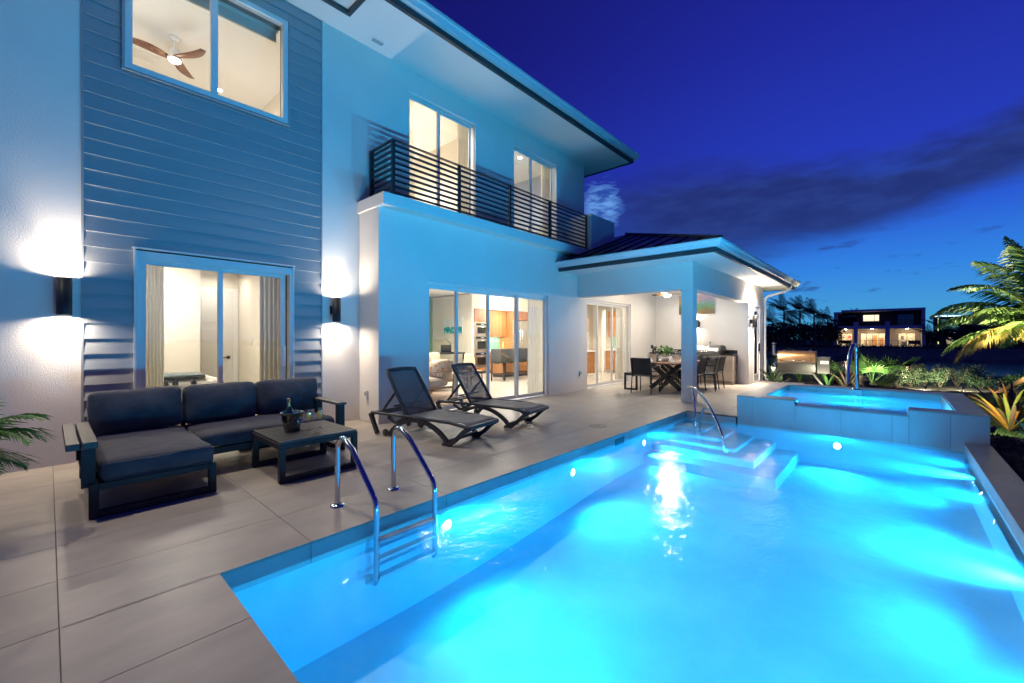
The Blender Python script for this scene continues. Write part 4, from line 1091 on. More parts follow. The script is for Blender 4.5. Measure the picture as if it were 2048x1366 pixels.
# wall boxes
def wallbox(pts,label,name='wall_socket_box',cat='socket box'):
    t=thing(name,label,cat,pts[0],group='small white wall boxes')
    return t
t=wallbox([(XB,6.42,.44)],'white weatherproof box on the corner return wall beside the first lounger')
mb=MB(); mb.box(XB-.04,XB,6.385,6.455,.385,.51); mb.build('cover',whitem,t,bevel=.006); mb=MB(); mb.box(XB-.043,XB-.0405,6.40,6.44,.43,.49); mb.build('socket_face',mat('socket_grey',(.25,.25,.25),.5),t)
t=wallbox([(9.31,YB,.44)],'white weatherproof box low on the wall between the two glass doors')
mb=MB(); mb.box(9.275,9.345,YB-.04,YB,.385,.51); mb.build('cover',whitem,t,bevel=.006); mb=MB(); mb.box(9.29,9.33,YB-.043,YB-.0405,.43,.49); mb.build('socket_face',mat('socket_grey'),t)
t=wallbox([(14.03,5.0,1.22)],'white socket cover on the patio back wall above the counter')
mb=MB(); mb.box(13.985,14.03,4.97,5.04,1.17,1.28); mb.build('cover',whitem,t,bevel=.006)
# ------------------------------------------------------------ dining set on the covered patio
DX0,DX1,DY0,DY1,DZ=10.12,12.25,3.92,4.88,.75
dt=thing('dining_table','long dark-based dining table with a warm wooden top laid with glasses','dining table',((DX0+DX1)/2,(DY0+DY1)/2,0))
nP=6; wp=(DY1-DY0)/nP
for i in range(nP): box_o('plank',wood_top,(DX0,DX1,DY0+i*wp+.0015,DY0+(i+1)*wp-.0015,DZ-.04,DZ),dt,bev=.003)
for x in (10.75,11.6):
    for s in (1,-1):
        mb=MB(); mb.bar((x-.02*s,(DY0+DY1)/2-.40*s,.055),(x+.02*s,(DY0+DY1)/2+.36*s,DZ-.09),.10,.10); mb.build('leg',blackmetal,dt,bevel=.006)
    mb=MB(); mb.box(x-.05,x+.05,DY0+.08,DY1-.08,DZ-.075,DZ-.041); mb.build('bearer',blackmetal,dt)
for s in (1,-1):
    mb=MB(); mb.bar((10.45,(DY0+DY1)/2+.03*s,.05 if s>0 else DZ-.10),(11.9,(DY0+DY1)/2+.03*s,DZ-.10 if s>0 else .05),.05,.09); mb.build('long_brace',blackmetal,dt,bevel=.005)
def make_chair():
    c=thing('dining_chair','x','chair',(0,0,0),local=True,group='black sling dining chairs')
    # faces +y
    for s in (-1,1):
        x=.255*s
        mb=MB(); mb.tube([(x,-.27,.0),(x,-.22,.42),(x,-.25,.62),(x*.98,-.31,.87)],.014,8); mb.build('leg',blackmetal,c)
        mb=MB(); mb.tube([(x,.25,.0),(x,.24,.62),(x,.22,.645),(x,-.22,.655)],.014,8); mb.build('leg',blackmetal,c)
        mb=MB(); mb.box(x-.02,x+.02,-.2,.22,.655,.672); mb.build('armrest',blackmetal,c,bevel=.004)
        mb=MB(); mb.bar((x,-.22,.42),(x,.24,.43),.022,.03); mb.build('seat_rail',blackmetal,c)
    mb=MB(); vs=[];fs=[]
    for j in range(9):
        for i in range(7): u=i/3-1; vs.append((u*.245,-.22+.46*j/8,.435-.015*(1-u*u)*math.sin(PI*j/8)))
    for j in range(8):
        for i in range(6): a=j*7+i; fs.append((a,a+1,a+8,a+7))
    mb.add(vs,fs,True); o=mb.build('seat',black_sling,c); o.modifiers.new('s','SOLIDIFY').thickness=.008
    mb=MB(); vs=[]
    for j in range(9):
        for i in range(7): u=i/3-1; t=j/8; vs.append((u*.25,-.225-.085*t**1.3-.02*(1-u*u),.47+.41*t))
    mb.add(vs,fs,True); o=mb.build('backrest',black_sling,c); o.modifiers.new('s','SOLIDIFY').thickness=.01
    return c
ch=make_chair()
spots=[(10.06,4.62,-PI/2,'black sling chair at the near end of the dining table, left of the column'),
 (11.1,3.86,0,'black sling chair tucked under the pool side of the table, left of the column'),
 (11.72,3.70,0.12,'black sling chair on the pool side of the table, just right of the column'),
 (12.18,3.74,-.1,'black sling chair on the pool side of the table, second one right of the column'),
 (12.55,4.45,PI/2,'black sling chair at the far end of the dining table beside the grill')]
for i,(x,y,rz,lb) in enumerate(spots):
    o=ch if i==0 else copy_tree(ch)
    o.location=(x,y,0); o.rotation_euler=(0,0,rz); o['label']=lb
bn=thing('bench','black frame bench with wooden seat on the house side of the dining table','bench',(11.2,5.2,0))
for k in range(3): box_o('slat',slat_m,(10.35,12.05,5.0+k*.125,5.115+k*.125,.42,.45),bn)
loop(10.37,10.42,5.0,5.37,.002,.4195,.045,bn,'y'); bn.children[-1].data.materials[0]=blackmetal
loop(11.98,12.03,5.0,5.37,.002,.4195,.045,bn,'y')
# centrepiece: dark sculpted planter and a leafy plant
cp=thing('table_centrepiece','black sculpted candelabra-like centrepiece on the dining table','centrepiece',(10.75,4.62,DZ))
rng=random.Random(11)
mb=MB(); c0=Vector((10.75,4.62,DZ)); mb.lathe([(.07,0),(.07,.015),(.02,.03),(.016,.28)],tuple(c0),14)
blobs=[]
for k in range(9):
    a=rng.uniform(0,6.28); r=rng.uniform(.10,.26); zt_=rng.uniform(.26,.42)
    e=c0+Vector((math.cos(a)*r*1.0,math.sin(a)*r,zt_)); mb.tube([c0+Vector((0,0,.2)),c0+Vector((math.cos(a)*r*.6,math.sin(a)*r*.6,.22+rng.uniform(-.03,.05))),e],.010,6)
    Mx=Matrix.Translation(e)@Matrix.Rotation(rng.uniform(0,3),4,'X')@Matrix.Rotation(rng.uniform(0,3),4,'Z'); mb.lathe([(.0001,-.03),(.03,-.022),(.045,0),(.03,.022),(.0001,.03)],n=8,M=Mx)
mb.build('sculpture',blackmetal,cp)
pp=thing('table_plant','bushy green plant in a pale bowl behind the black centrepiece','potted plant',(10.98,4.50,DZ))
mb=MB(); mb.lathe([(.0001,0),(.06,0),(.10,.05),(.11,.10),(.10,.10),(.0001,.09)],(10.98,4.50,DZ),18); mb.build('bowl',china,pp)
mb=MB(); leafcloud(mb,(10.98,4.50,DZ+.27),(.22,.22,.17),240,.075,rng); mb.build('foliage',mat('table_plant_leaf',(.12,.26,.05),.5),pp)  # one even green for all the leaves
# place settings
k=0
wine=[]
for x,y,lb in ((10.5,4.12,'nearest the column-side corner'),(10.45,4.66,'at the near end of the table'),(11.15,4.12,'left of the column'),(11.75,4.10,'right of the column'),(11.2,4.70,'on the bench side, middle of the table'),(11.8,4.70,'on the bench side, far end of the table')):
    pt=thing('place_setting','white plate with folded napkin '+lb,'place setting',(x,y,DZ),group='place settings on the dining table')
    mb=MB(); mb.lathe([(.0001,.003),(.08,.003),(.135,.016),(.137,.019),(.085,.009),(.0001,.008)],(x,y,DZ),24); mb.build('plate',china,pt)
    mb=MB(); mb.add([(x-.07,y-.05,DZ+.012),(x+.07,y-.05,DZ+.012),(x+.06,y+.05,DZ+.012),(x-.06,y+.05,DZ+.012),(x,y,DZ+.12),(x+.02,y+.01,DZ+.06)],[(0,1,4),(1,2,4),(2,3,4),(3,0,4),(0,3,2,1)]); mb.build('napkin',napkin,pt)
    gx,gy=x+.17,y+(.12 if y<4.4 else -.12)
    for q,(ox,oy) in enumerate(((0,0),(.08,-.05))):
        f=thing('wine_glass',f'{"tall" if q==0 else "short"} clear wine glass by the plate {lb}','wine glass',(gx+ox,gy+oy,DZ),group='glasses on the dining table')
        hh=1 if q==0 else .85
        mb=MB(); mb.lathe([(.0001,.001),(.035,.002),(.006,.008),(.0045,.08*hh),(.012,.095*hh),(.033,.12*hh),(.038,.155*hh),(.034,.20*hh),(.031,.215*hh)],(gx+ox,gy+oy,DZ),16); mb.build('glass',cupglass,f)
# ------------------------------------------------------------ ceiling fans
def fan(loc,label,bl=.66,drop=.25,a0=0.3,wood=fan_wood,body=whitem,tilt=R(10),lightw=0):
    x,y,z=loc
    t=thing('ceiling_fan',label,'ceiling fan',loc)
    mb=MB(); mb.lathe([(.0001,0),(.075,0),(.07,-.03),(.04,-.05),(.0001,-.05)],loc,20); mb.tube([(x,y,z-.04),(x,y,z-drop)],.012,8); mb.build('mount',body,t)
    zc=z-drop
    mb=MB(); mb.lathe([(.0001,.0),(.07,0),(.08,-.02),(.085,-.11),(.10,-.14),(.10,-.17),(.0001,-.17)],(x,y,zc),28); mb.build('motor',body,t)
    mb=MB(); mb.lathe([(.085,-.171),(.08,-.195),(.05,-.205),(.0001,-.207)],(x,y,zc),24); mb.build('lens',down_e,t)
    for k in range(3):
        a=a0+k*2*PI/3; vs=[];fs=[]
        n=10
        for i in range(n+1):
            u=i/n; r=.07+bl*u; wd=.045+.045*math.sin(PI*min(1,u*1.05))**.8; sw=.10*math.sin(PI*u*.7); zz=-.145+.03*u
            for s in(-1,1):
                p=Vector((r,s*wd+sw-.02,zz+s*wd*math.sin(tilt)*(1-u*.3)))
                vs.append((x+p.x*math.cos(a)-p.y*math.sin(a),y+p.x*math.sin(a)+p.y*math.cos(a),zc+p.z))
        for i in range(n): fs.append((2*i,2*i+1,2*i+3,2*i+2))
        mb=MB(); mb.add(vs,fs,True); o=mb.build('blade',wood,t); o.modifiers.new('s','SOLIDIFY').thickness=.012
    if lightw: light('fan_lamp','POINT',(x,y,zc-.26),lightw,WARMW,t,size=.08)
    return t
fan((1.48,9.28,6.599),'white ceiling fan with three curved wooden blades behind the upper picture window',a0=R(52),bl=.57,lightw=0,drop=.22)
fan((11.38,4.6,LZ-.001),'patio ceiling fan with brown blades, half hidden by the beam',bl=.62,drop=.30,a0=.9,lightw=90,body=white_door)
# ceiling vent in the fan room
mb=MB(); mb.box(.88,1.38,10.15,10.45,6.575,6.599); vn=tag(mb.build('ceiling_vent',white_door,None,bevel=.004),'white square air vent on the ceiling behind the fan','air vent')
for i in range(5):
    mb=MB(); mb.box(.93,1.33,10.20+i*.045,10.225+i*.045,6.565,6.574); mb.build('slat',white_door,vn)
# roller blind at the head of the upper window
rb=thing('roller_blind','rolled-up grey blind at the top of the upper picture window','roller blind',(1.5,6.95,6.0))
mb=MB(); mb.tube([(.68,6.93,6.02),(2.34,6.93,6.02)],.035,14); mb.build('roll',mat('blind_cream',(.6,.57,.5),.8),rb); mb=MB(); mb.box(.70,2.32,6.925,6.93,5.86,6.0); mb.build('blind_cloth',mat('blind_cream'),rb); mb=MB(); mb.box(.70,2.32,6.915,6.94,5.835,5.86); mb.build('hem_bar',drape_grey,rb)
# ------------------------------------------------------------ outdoor kitchen against the patio back wall
ok=thing('outdoor_kitchen','stone-clad outdoor kitchen counter with black granite top on the patio','outdoor kitchen',(13.7,4.6,0))
KX=13.38
for a,b in ((3.49,3.85),(4.75,5.35),(5.35,5.95)):
    box_o('cladding_panel',counterclad,(KX,KX+.03,a+.002,b-.002,.10,.86),ok)
box_o('cladding_panel',counterclad,(KX,KX+.03,3.85,4.748,.10,.17),ok)
hb_=MB(); hb_.box(KX+.031,14.025,3.49,5.98,.10,.85); hb_.box(KX+.06,14.02,3.5,5.95,0,.099); hb_.build('carcass',counterclad,ok)
box_o('worktop',granite,(KX-.02,14.028,3.475,3.82,.861,.90),ok); box_o('worktop',granite,(KX-.02,14.028,4.78,6.0,.861,.90),ok); box_o('upstand',granite,(14.005,14.028,3.475,6.0,.901,1.0),ok,bev=0)
mb=MB(); mb.box(KX-.012,KX-.001,3.93,4.31,.19,.62); mb.build('steel_door',brushed,ok,bevel=.004); mb=MB(); mb.box(KX-.012,KX-.001,4.315,4.70,.19,.62); mb.build('steel_door',brushed,ok,bevel=.004)
for y in (4.25,4.37): 
    mb=MB(); mb.tube([(KX-.012,y,.5),(KX-.04,y,.5),(KX-.04,y,.32),(KX-.012,y,.32)],.007,8); mb.build('door_pull',chrome,ok)
sk=thing('side_burner','stainless side burner lid with loop handle set in the granite worktop','side burner',(13.65,5.25,.9))
mb=MB(); mb.box(13.42,13.9,5.0,5.5,.901,.93); mb.build('burner_lid',brushed,sk,bevel=.01); mb=MB(); mb.tube([(13.40,5.08,.93),(13.37,5.08,.965),(13.37,5.42,.965),(13.40,5.42,.93)],.011,8); mb.build('handle',chrome,sk)
g2=thing('gas_grill','stainless steel built-in gas grill with domed hood and four knobs','gas grill',(13.6,4.3,.7))
GY0,GY1=3.83,4.76
box_o('control_panel',brushed,(KX-.05,KX+.03,GY0,GY1,.66,.82),g2,bev=.006,seg=2)
mb=MB(); mb.box(KX+.031,13.95,GY0,GY1,.851,.90); mb.build('firebox',brushed,g2); box_o('drip_lip',chrome,(KX-.055,KX,GY0,GY1,.83,.845),g2)
prof=[(KX-.03,.905),(KX-.03,.98)]+[(KX-.03+.30*(1-math.cos(t)),.98+.17*math.sin(t)) for t in [PI/2*i/8 for i in range(1,9)]]+[(13.9,1.13),(13.95,1.05),(13.95,.905)]
mb=MB(); mb.prism(prof,1,GY0+.04,GY1-.02); mb.build('hood',brushed,g2,bevel=.008,seg=2)
mb=MB(); mb.prism(prof,1,GY0,GY0+.038); mb.prism(prof,1,GY1-.018,GY1); mb.build('hood_end',grillblack,g2)
mb=MB(); mb.tube([(KX-.03,GY0+.12,.955),(KX-.09,GY0+.12,.955),(KX-.09,GY1-.12,.955),(KX-.03,GY1-.12,.955)],.014,10); mb.build('hood_handle',chrome,g2)
for i,y in enumerate((3.93,4.13,4.33,4.53,4.69)):
    Mx=Matrix.Translation((KX-.052,y,.745))@Matrix.Rotation(-PI/2,4,'Y'); mb=MB(); mb.lathe([(.034,0),(.034,.008),(.024,.01),(.022,.035),(.0001,.037)],n=18,M=Mx); mb.build('knob',blackmetal,g2)
Mx=Matrix.Translation((KX+.06,4.18,1.085))@Matrix.Rotation(-R(58),4,'Y'); mb=MB(); mb.lathe([(.045,-.02),(.045,.006),(.038,.008),(.0001,.008)],n=20,M=Mx); mb.build('thermometer',chrome,g2)
mb=MB(); mb.box(KX-.0535,KX-.0505,4.36,4.49,.735,.755); mb.build('badge',mat('red_badge',(.45,.05,.04),.4),g2)
mb=MB(); mb.cyl((13.98,4.3),.03,1.2,1.26,12); tag(mb.build('tap_bracket',chrome,None),'small chrome bracket on the wall above the grill hood','wall bracket')
# painting
def art(name,label,c,w,h,axis,m,cat='painting',fr=white_door,d=.03,ft=.02):
    t=thing(name,label,cat,c)
    x,y,z=c; mb=MB(); mf=MB()
    if axis=='x': mb.box(x-d,x-.004,y-w/2,y+w/2,z-h/2,z+h/2); pl_=lambda: None
    else: mb.box(x-w/2,x+w/2,y-d,y-.004,z-h/2,z+h/2)
    mb.build('canvas_frame',fr,t)
    if axis=='x': mf.box(x-d-.002,x-d-.0005,y-w/2+ft,y+w/2-ft,z-h/2+ft,z+h/2-ft)
    else: mf.box(x-w/2+ft,x+w/2-ft,y-d-.002,y-d-.0005,z-h/2+ft,z+h/2-ft)
    mf.build('picture',m,t); return t
m_,g_=newmat('meadow_picture')
t_=g_.n('ShaderNodeTexCoord').outputs['Generated']; s_=g_.n('ShaderNodeSeparateXYZ',{0:t_})
nz_=g_.n('ShaderNodeTexNoise',{'Vector':t_,'Scale':11.0,'Detail':9.0,'Roughness':.9}).outputs[0]
hgt=g_.m('ADD',s_.outputs[2],g_.m('MULTIPLY',g_.m('SUBTRACT',nz_,.5),2.6))
cr=g_.ramp(hgt,[(.0,(.10,.05,.015)),(.2,(.14,.09,.03)),(.38,(.02,.16,.07)),(.6,(.04,.22,.18)),(.75,(.30,.25,.45)),(1,(.45,.35,.5))])
sun=g_.m('SQRT',g_.m('ADD',g_.m('POWER',g_.m('SUBTRACT',s_.outputs[1],.75),2.0),g_.m('POWER',g_.m('SUBTRACT',s_.outputs[2],.72),2.0)))
cr=g_.mix(g_.ss(g_.m('ADD',sun,g_.m('MULTIPLY',g_.m('SUBTRACT',nz_,.5),.4)),.42,.08),cr,(.75,.42,.06))
g_.n('ShaderNodeOutputMaterial',{0:g_.n('ShaderNodeBsdfPrincipled',{'Base Color':cr,'Roughness':.35}).outputs[0]})
art('painting','colourful blurred meadow painting on the patio back wall above the grill',(14.03,4.72,2.44),1.12,.62,'x',m_,ft=.004)
# ------------------------------------------------------------ pellet grill at the garden edge
pg=thing('pellet_grill','bronze-lidded pellet grill on splayed grey legs beyond the spa','pellet grill',(15.2,2.2,0),local=True)
# local frame: +x = viewer's right, y away; 
pg.rotation_euler=(0,0,-PI/2+.06)
pg.location=(*W(1594,12.75),0)
k=.0151
def zz(py): return CH+(676-py)*k
LX=-.50
drum=[]
bz=.62; 
prof=[(-.27*math.cos(t),.66+.32*math.sin(t)) for t in [PI*i/14 for i in range(15)]]
mb=MB(); mb.prism([(-.28,.64)]+prof+[(.28,.64)],0,-.47,.47); mb.build('lid',copper,pg,bevel=.012,seg=2)
mb=MB(); mb.prism([(-.29,.639),(-.29,.56),(-.20,.36),(.20,.36),(.29,.56),(.29,.639)],0,-.47,.47); mb.build('barrel',grillblack,pg,bevel=.01)
for s in (-1,1):
    mb=MB(); mb.prism([(-.285,.641)]+[(-.285*math.cos(t),.66+.335*math.sin(t)) for t in [PI*i/12 for i in range(13)]]+[(.285,.641)],0,s*.47,s*.49); mb.build('end_cap',grillblack,pg)
mb=MB(); mb.tube([(-.4,-.27,.72),(-.4,-.33,.70),(.38,-.33,.70),(.38,-.27,.72)],.013,8); mb.build('lid_handle',chrome,pg)
mb=MB(); mb.box(-.56,-.491,-.2,.2,.60,.62); mb.build('side_handle',chrome,pg,bevel=.004)
for x in (-.33,.33): 
    mb=MB(); mb.box(x-.03,x+.03,-.03,.03,.975,1.01); mb.build('lid_vent',brushed,pg,bevel=.005)
for sx in (-1,1):
    for sy_ in (-1,1):
        mb=MB(); mb.bar((sx*.36,sy_*.16,.40),(sx*.56+(.08 if sx>0 else 0),sy_*.28,.0),.055,.055); mb.build('leg',grillblack,pg,bevel=.006)
mb=MB(); mb.prism([(-.45,.38),(.45,.38),(.38,.30),(-.38,.30)],1,-.18,.18); mb.build('leg_bracket',grillblack,pg)
mb=MB(); mb.box(.50,.80,-.2,.2,.34,.80); mb.build('hopper',grillblack,pg,bevel=.008); mb=MB(); mb.box(.49,.82,-.21,.21,.801,.82); mb.build('hopper_lid',grillblack,pg,bevel=.004)
mb=MB(); mb.box(.58,.77,-.212,-.2005,.62,.71); c_=mb.build('controller',mat('controller_grey',(.45,.45,.45),.35),pg,bevel=.003); mb=MB(); mb.box(.605,.69,-.2155,-.2125,.64,.695); mb.build('display',mat('display_dark',(.3,.32,.34),.15),c_); mb=MB(); mb.box(.71,.755,-.2155,-.2125,.675,.69); mb.build('red_mark',mat('red_badge'),c_)
mb=MB(); mb.tube([(-.49,.0,.85),(-.60,.0,.86),(-.60,.0,1.16)],.045,12); mb.lathe([(.0001,1.245),(.085,1.19),(.06,1.185)],(-.60,0,0),16); mb.build('chimney',brushed,pg)
mb=MB(); mb.lathe([(.0001,0),(.055,0),(.07,.17),(.066,.17),(.0001,.03)],(-.60,-.1,.30),16); mb.tube([(-.665,-.1,.46),(-.6,-.1,.60),(-.535,-.1,.46)],.004,6); mb.build('grease_bucket',whitem,pg)
# ------------------------------------------------------------ furniture seen through the glass
def curtain(x0,x1,y,z0,z1,m,label,n=9,amp=.045,along='x',cat='curtain'):
    t=thing('curtain',label,cat,((x0+x1)/2,y,z0))
    pts=[]; N=n*10
    for i in range(N+1):
        u=i/N; pts.append((x0+(x1-x0)*u,y+amp*math.sin(u*n*2*PI)*(.8+.2*math.sin(u*37))))
    vs=[];fs=[]
    for z,s in ((z0,1.08),(z0+(z1-z0)*.5,1.0),(z1,.8)):
        for (a,b) in pts: vs.append((a,y+(b-y)*s,z))
    for k in range(2):
        for i in range(N): a=k*(N+1)+i; fs.append((a,a+1,a+N+2,a+N+1))
    mb=MB(); mb.add(vs,fs,True); mb.build('fabric',m,t)
    mb=MB(); mb.box(x0-.02,x1+.02,y-.012,y+.012,z1,z1+.02); mb.build('track',white_door,t); return t
curtain(.80,1.01,YA+.33,0.01,2.7,drape,'cream pleated curtain at the left of the bedroom door',n=6)
curtain(2.12,2.62,YA+.33,0.01,2.7,drape_grey,'taupe pleated curtain at the right of the bedroom door',n=8,amp=.04)
curtain(7.74,8.3,YB+.42,0.01,2.9,mat('white_drape',(.78,.77,.72),.85),'white curtain at the right of the wide living room doors',n=7,amp=.05)
curtain(11.98,12.5,YB+.40,0.01,2.9,mat('white_drape'),'sheer white curtain at the right of the narrow patio door',n=7,amp=.04)
curtain(4.6,4.9,YA+.4,3.63,6.3,drape,'cream curtain at the left of the first balcony door',n=5)
curtain(6.03,6.42,YA+.4,3.63,6.3,drape,'cream curtain at the right of the first balcony door',n=7)
curtain(9.0,9.45,YA+.4,3.63,6.3,drape,'cream curtain at the right of the second balcony door',n=7)
# bedroom: bed, throw with tassels, switches
bd=thing('bed','bed with a cream coverlet seen behind the sofa','bed',(1.2,8.6,0))
cushion('mattress',(.3,2.0,8.2,9.4,.28,.72),bedlinen,bd,crown=.02,seed=21); mb=MB(); mb.box(.35,1.95,8.25,9.35,0.0,.3); mb.build('bed_base',linen,bd)
tw=thing('bed_throw','folded grey-green throw with dark tassels on the bed','throw',(1.3,8.5,.74))
cushion('throw_cloth',(.55,1.72,8.24,8.85,.735,.79),throw_m,tw,crown=.01,seed=22)
for i,x in enumerate((.7,.92,1.0,1.2,1.32,1.55)):
    mb=MB(); mb.lathe([(.0001,.0),(.012,-.005),(.018,-.02),(.045,-.085),(.0001,-.09)],(x,8.20,.735),10); mb.build('tassel',tassel_m,tw)
def switch(b,label):
    mb=MB(); mb.box(*b); o=mb.build('light_switch',white_door,None,bevel=.004); return tag(o,label,'light switch')
switch((1.32,1.42,9.485,9.4999,1.26,1.40),'white wall switch on the left part of the bedroom wall'); switch((2.745,2.7599,9.55,9.64,1.25,1.39),'white wall switch on the bedroom side wall right of the door')
# living room
sf=thing('indoor_sofa','beige cushioned sofa standing back in the living room','sofa',(6.25,9.0,0))
mb=MB()
for (x,y) in ((7.28,8.62),(7.28,9.5),(5.22,8.62),(5.22,9.5)): mb.bar((x,y,0),(x,y,.25),.05)
mb.box(5.2,7.3,8.6,9.52,.22,.28); mb.build('wood_frame',oak,sf,bevel=.005)
cushion('seat_cushion',(5.22,6.24,8.58,9.4,.28,.46),linen,sf,seed=31); cushion('seat_cushion',(6.26,7.28,8.58,9.4,.28,.46),linen,sf,seed=32)
cushion('back_cushion',(5.22,6.24,9.22,9.46,.44,.98),linen,sf,crown=.05,rot=('X',R(-10)),seed=33); cushion('back_cushion',(6.26,7.28,9.22,9.46,.44,.98),linen,sf,crown=.05,rot=('X',R(-10)),seed=34)
ach=thing('armchair','pale wood armchair with beige cushions just inside the first glass panel','armchair',(5.75,7.9,0))
for y in (7.5,8.3):
    mb=MB(); mb.bar((6.22,y,0),(6.30,y,.66),.04); mb.build('leg',oak,ach,bevel=.004); mb=MB(); mb.bar((5.3,y,0),(5.3,y,.60),.04); mb.build('leg',oak,ach,bevel=.004)
    mb=MB(); mb.bar((5.22,y,.60),(6.34,y,.62),.06,.03); mb.build('armrest',oak,ach,bevel=.004); mb=MB(); mb.bar((5.3,y,.27),(6.25,y,.25),.035,.05); mb.build('side_rail',oak,ach,bevel=.004)
cushion('seat_cushion',(5.28,6.15,7.54,8.26,.28,.44),linen,ach,seed=36); cushion('back_cushion',(6.08,6.28,7.54,8.26,.36,.88),linen,ach,crown=.03,rot=('Y',R(14)),seed=37)
def pillow(b,m,label,rz=0,seed=0):
    t=thing('throw_pillow',label,'cushion',((b[0]+b[1])/2,(b[2]+b[3])/2,b[4])); cushion('pillow',b,m,t,crown=.06,rot=('Y',rz),seed=seed); return t
pillow((6.25,6.75,9.05,9.23,.48,.93),linen_tan,'tan square cushion leaning on the beige sofa back',R(8),41)
m_,g_=newmat('floral_pillow'); t_=g_.n('ShaderNodeTexCoord').outputs['Object']; v_=g_.n('ShaderNodeTexVoronoi',{'Vector':t_,'Scale':11.0}).outputs[0]
c_=g_.ramp(v_,[(0,(.55,.12,.02)),(.3,(.6,.2,.05)),(.42,(.72,.66,.55)),(1,(.74,.68,.58))])
g_.n('ShaderNodeOutputMaterial',{0:g_.n('ShaderNodeBsdfPrincipled',{'Base Color':c_,'Roughness':.9}).outputs[0]})
pillow((5.98,6.12,7.62,8.08,.46,.86),m_,'white cushion with orange flowers on the armchair',R(16),42)
rg=thing('rug','patterned beige and rust rug under the indoor sofa','rug',(5.4,7.7,0)); mb=MB(); mb.box(3.95,6.75,6.75,9.2,0.0,.014); mb.build('rug_pile',rug_m,rg)
st=thing('side_table','slim dark metal side table between the sofa and the ovens','side table',(8.0,8.9,0))
mb=MB(); mb.box(7.7,8.3,8.65,9.15,.43,.45); mb.build('table_top',oak,st,bevel=.003)
mb=MB()
for x in (7.72,8.28):
    for y in (8.67,9.13): mb.bar((x,y,0),(x,y,.43),.02)
mb.build('leg_frame',blackmetal,st)
lm=thing('table_lamp','small table lamp with glowing cream shade on the side table','table lamp',(8.0,8.9,.45))
mb=MB(); mb.lathe([(.0001,0),(.08,0),(.09,.02),(.05,.10),(.02,.16),(.008,.2)],(8.0,8.9,.45),18); mb.build('lamp_base',oak,lm)
mb=MB(); mb.lathe([(.17,.20),(.12,.46)],(8.0,8.9,.45),28); mb.build('lamp_shade',mat('lamp_shade_m',(.9,.75,.45),.8,emit=(1,.68,.30),estr=.9),lm)
light('lamp_bulb','POINT',(8.0,8.9,.79),14,WARM,lm,size=.05)
cn=thing('console_desk','black writing desk behind the beige sofa','desk',(9.8,12.05,0))
mb=MB(); mb.box(9.15,10.4,11.8,12.3,.79,.84)
mb.build('desk_top',blackmetal,cn); mb=MB()
for x in (9.2,10.35):
    for y in (11.84,12.26): mb.bar((x,y,0),(x,y,.79),.04)
mb.build('leg_frame',blackmetal,cn)
lp=thing('laptop','black screen standing on the writing desk','laptop',(9.7,12.0,.84)); mb=MB(); mb.box(9.48,9.92,12.05,12.07,.86,1.12); mb.build('screen',glassblack,lp); mb=MB(); mb.box(9.48,9.92,11.85,12.1,.841,.86); mb.build('keyboard',blackmetal,lp)
dl=thing('desk_lamp','thin black bent-arm desk lamp beside the laptop','desk lamp',(9.98,12.1,.84)); mb=MB(); mb.cyl((9.98,12.1),.08,.84,.86,14); mb.tube([(9.98,12.1,.85),(9.97,12.1,1.17),(9.75,12.05,1.29),(9.58,12.02,1.33)],.014,8); mb.build('lamp_arm',blackmetal,dl)
# sea picture
m_,g_=newmat('sea_picture'); t_=g_.n('ShaderNodeTexCoord').outputs['Generated']; s_=g_.n('ShaderNodeSeparateXYZ',{0:t_}); nz_=g_.n('ShaderNodeTexNoise',{'Vector':t_,'Scale':7.0,'Detail':6.0}).outputs[0]
f_=g_.ss(g_.m('ADD',s_.outputs[2],g_.m('MULTIPLY',g_.m('SUBTRACT',nz_,.5),.12)),.40,.44)
c_=g_.mix(f_,g_.ramp(nz_,[(.35,(.0,.16,.17)),(.55,(.03,.36,.34)),(.7,(.5,.7,.7))]),(.72,.76,.74))
g_.n('ShaderNodeOutputMaterial',{0:g_.n('ShaderNodeBsdfPrincipled',{'Base Color':c_,'Roughness':.5}).outputs[0]})
art('painting','seascape painting with teal water on the cream living room wall',(10.65,12.77,1.85),1.14,.66,'x',m_,ft=.03)
# kitchen wall: oven tower, cabinets, fridge
kt=thing('kitchen_units','teak kitchen units with oven tower, backsplash and fridge surround','kitchen units',(12.2,11.9,0))
KY=11.72
box_o('tower_side',cab_wood,(10.76,10.79,KY,12.35,.1,2.48),kt,bev=0); 
for a,b in ((10.792,11.18),(11.183,11.57)): box_o('cabinet_door',cab_wood,(a,b,KY-.02,KY-.001,1.98,2.48),kt)
box_o('drawer',cab_wood,(10.792,11.57,KY-.02,KY-.001,.1,.24),kt)
box_o('carcass',white_door,(10.792,11.6,KY,12.35,.1,2.48),kt,bev=0)
for a,b in ((11.61,12.02),(12.023,12.43),(12.433,12.84)): box_o('cabinet_door',cab_wood,(a,b,12.0,12.02,1.42,2.48),kt); box_o('cabinet_door',cab_wood,(a,b,KY+.02,KY+.04,.1,.86),kt)
box_o('wall_carcass',cab_wood,(11.605,12.845,12.021,12.355,1.42,2.48),kt,bev=0); box_o('base_carcass',cab_wood,(11.605,12.845,KY+.041,12.355,.1,.86),kt,bev=0); box_o('worktop',china,(11.605,12.845,KY-.01,12.34,.87,.91),kt)
for i in range(7):
    for j in range(3): box_o('backsplash_tile',splash_m,(11.61+i*.177,11.61+i*.177+.174,12.34,12.352,.915+j*.168,.915+j*.168+.165),kt,bev=0)
box_o('fridge_panel',cab_wood,(12.85,12.875,KY-.05,12.355,.1,2.48),kt,bev=0); box_o('fridge_panel',cab_wood,(13.94,13.965,KY-.05,12.355,.1,2.48),kt,bev=0)
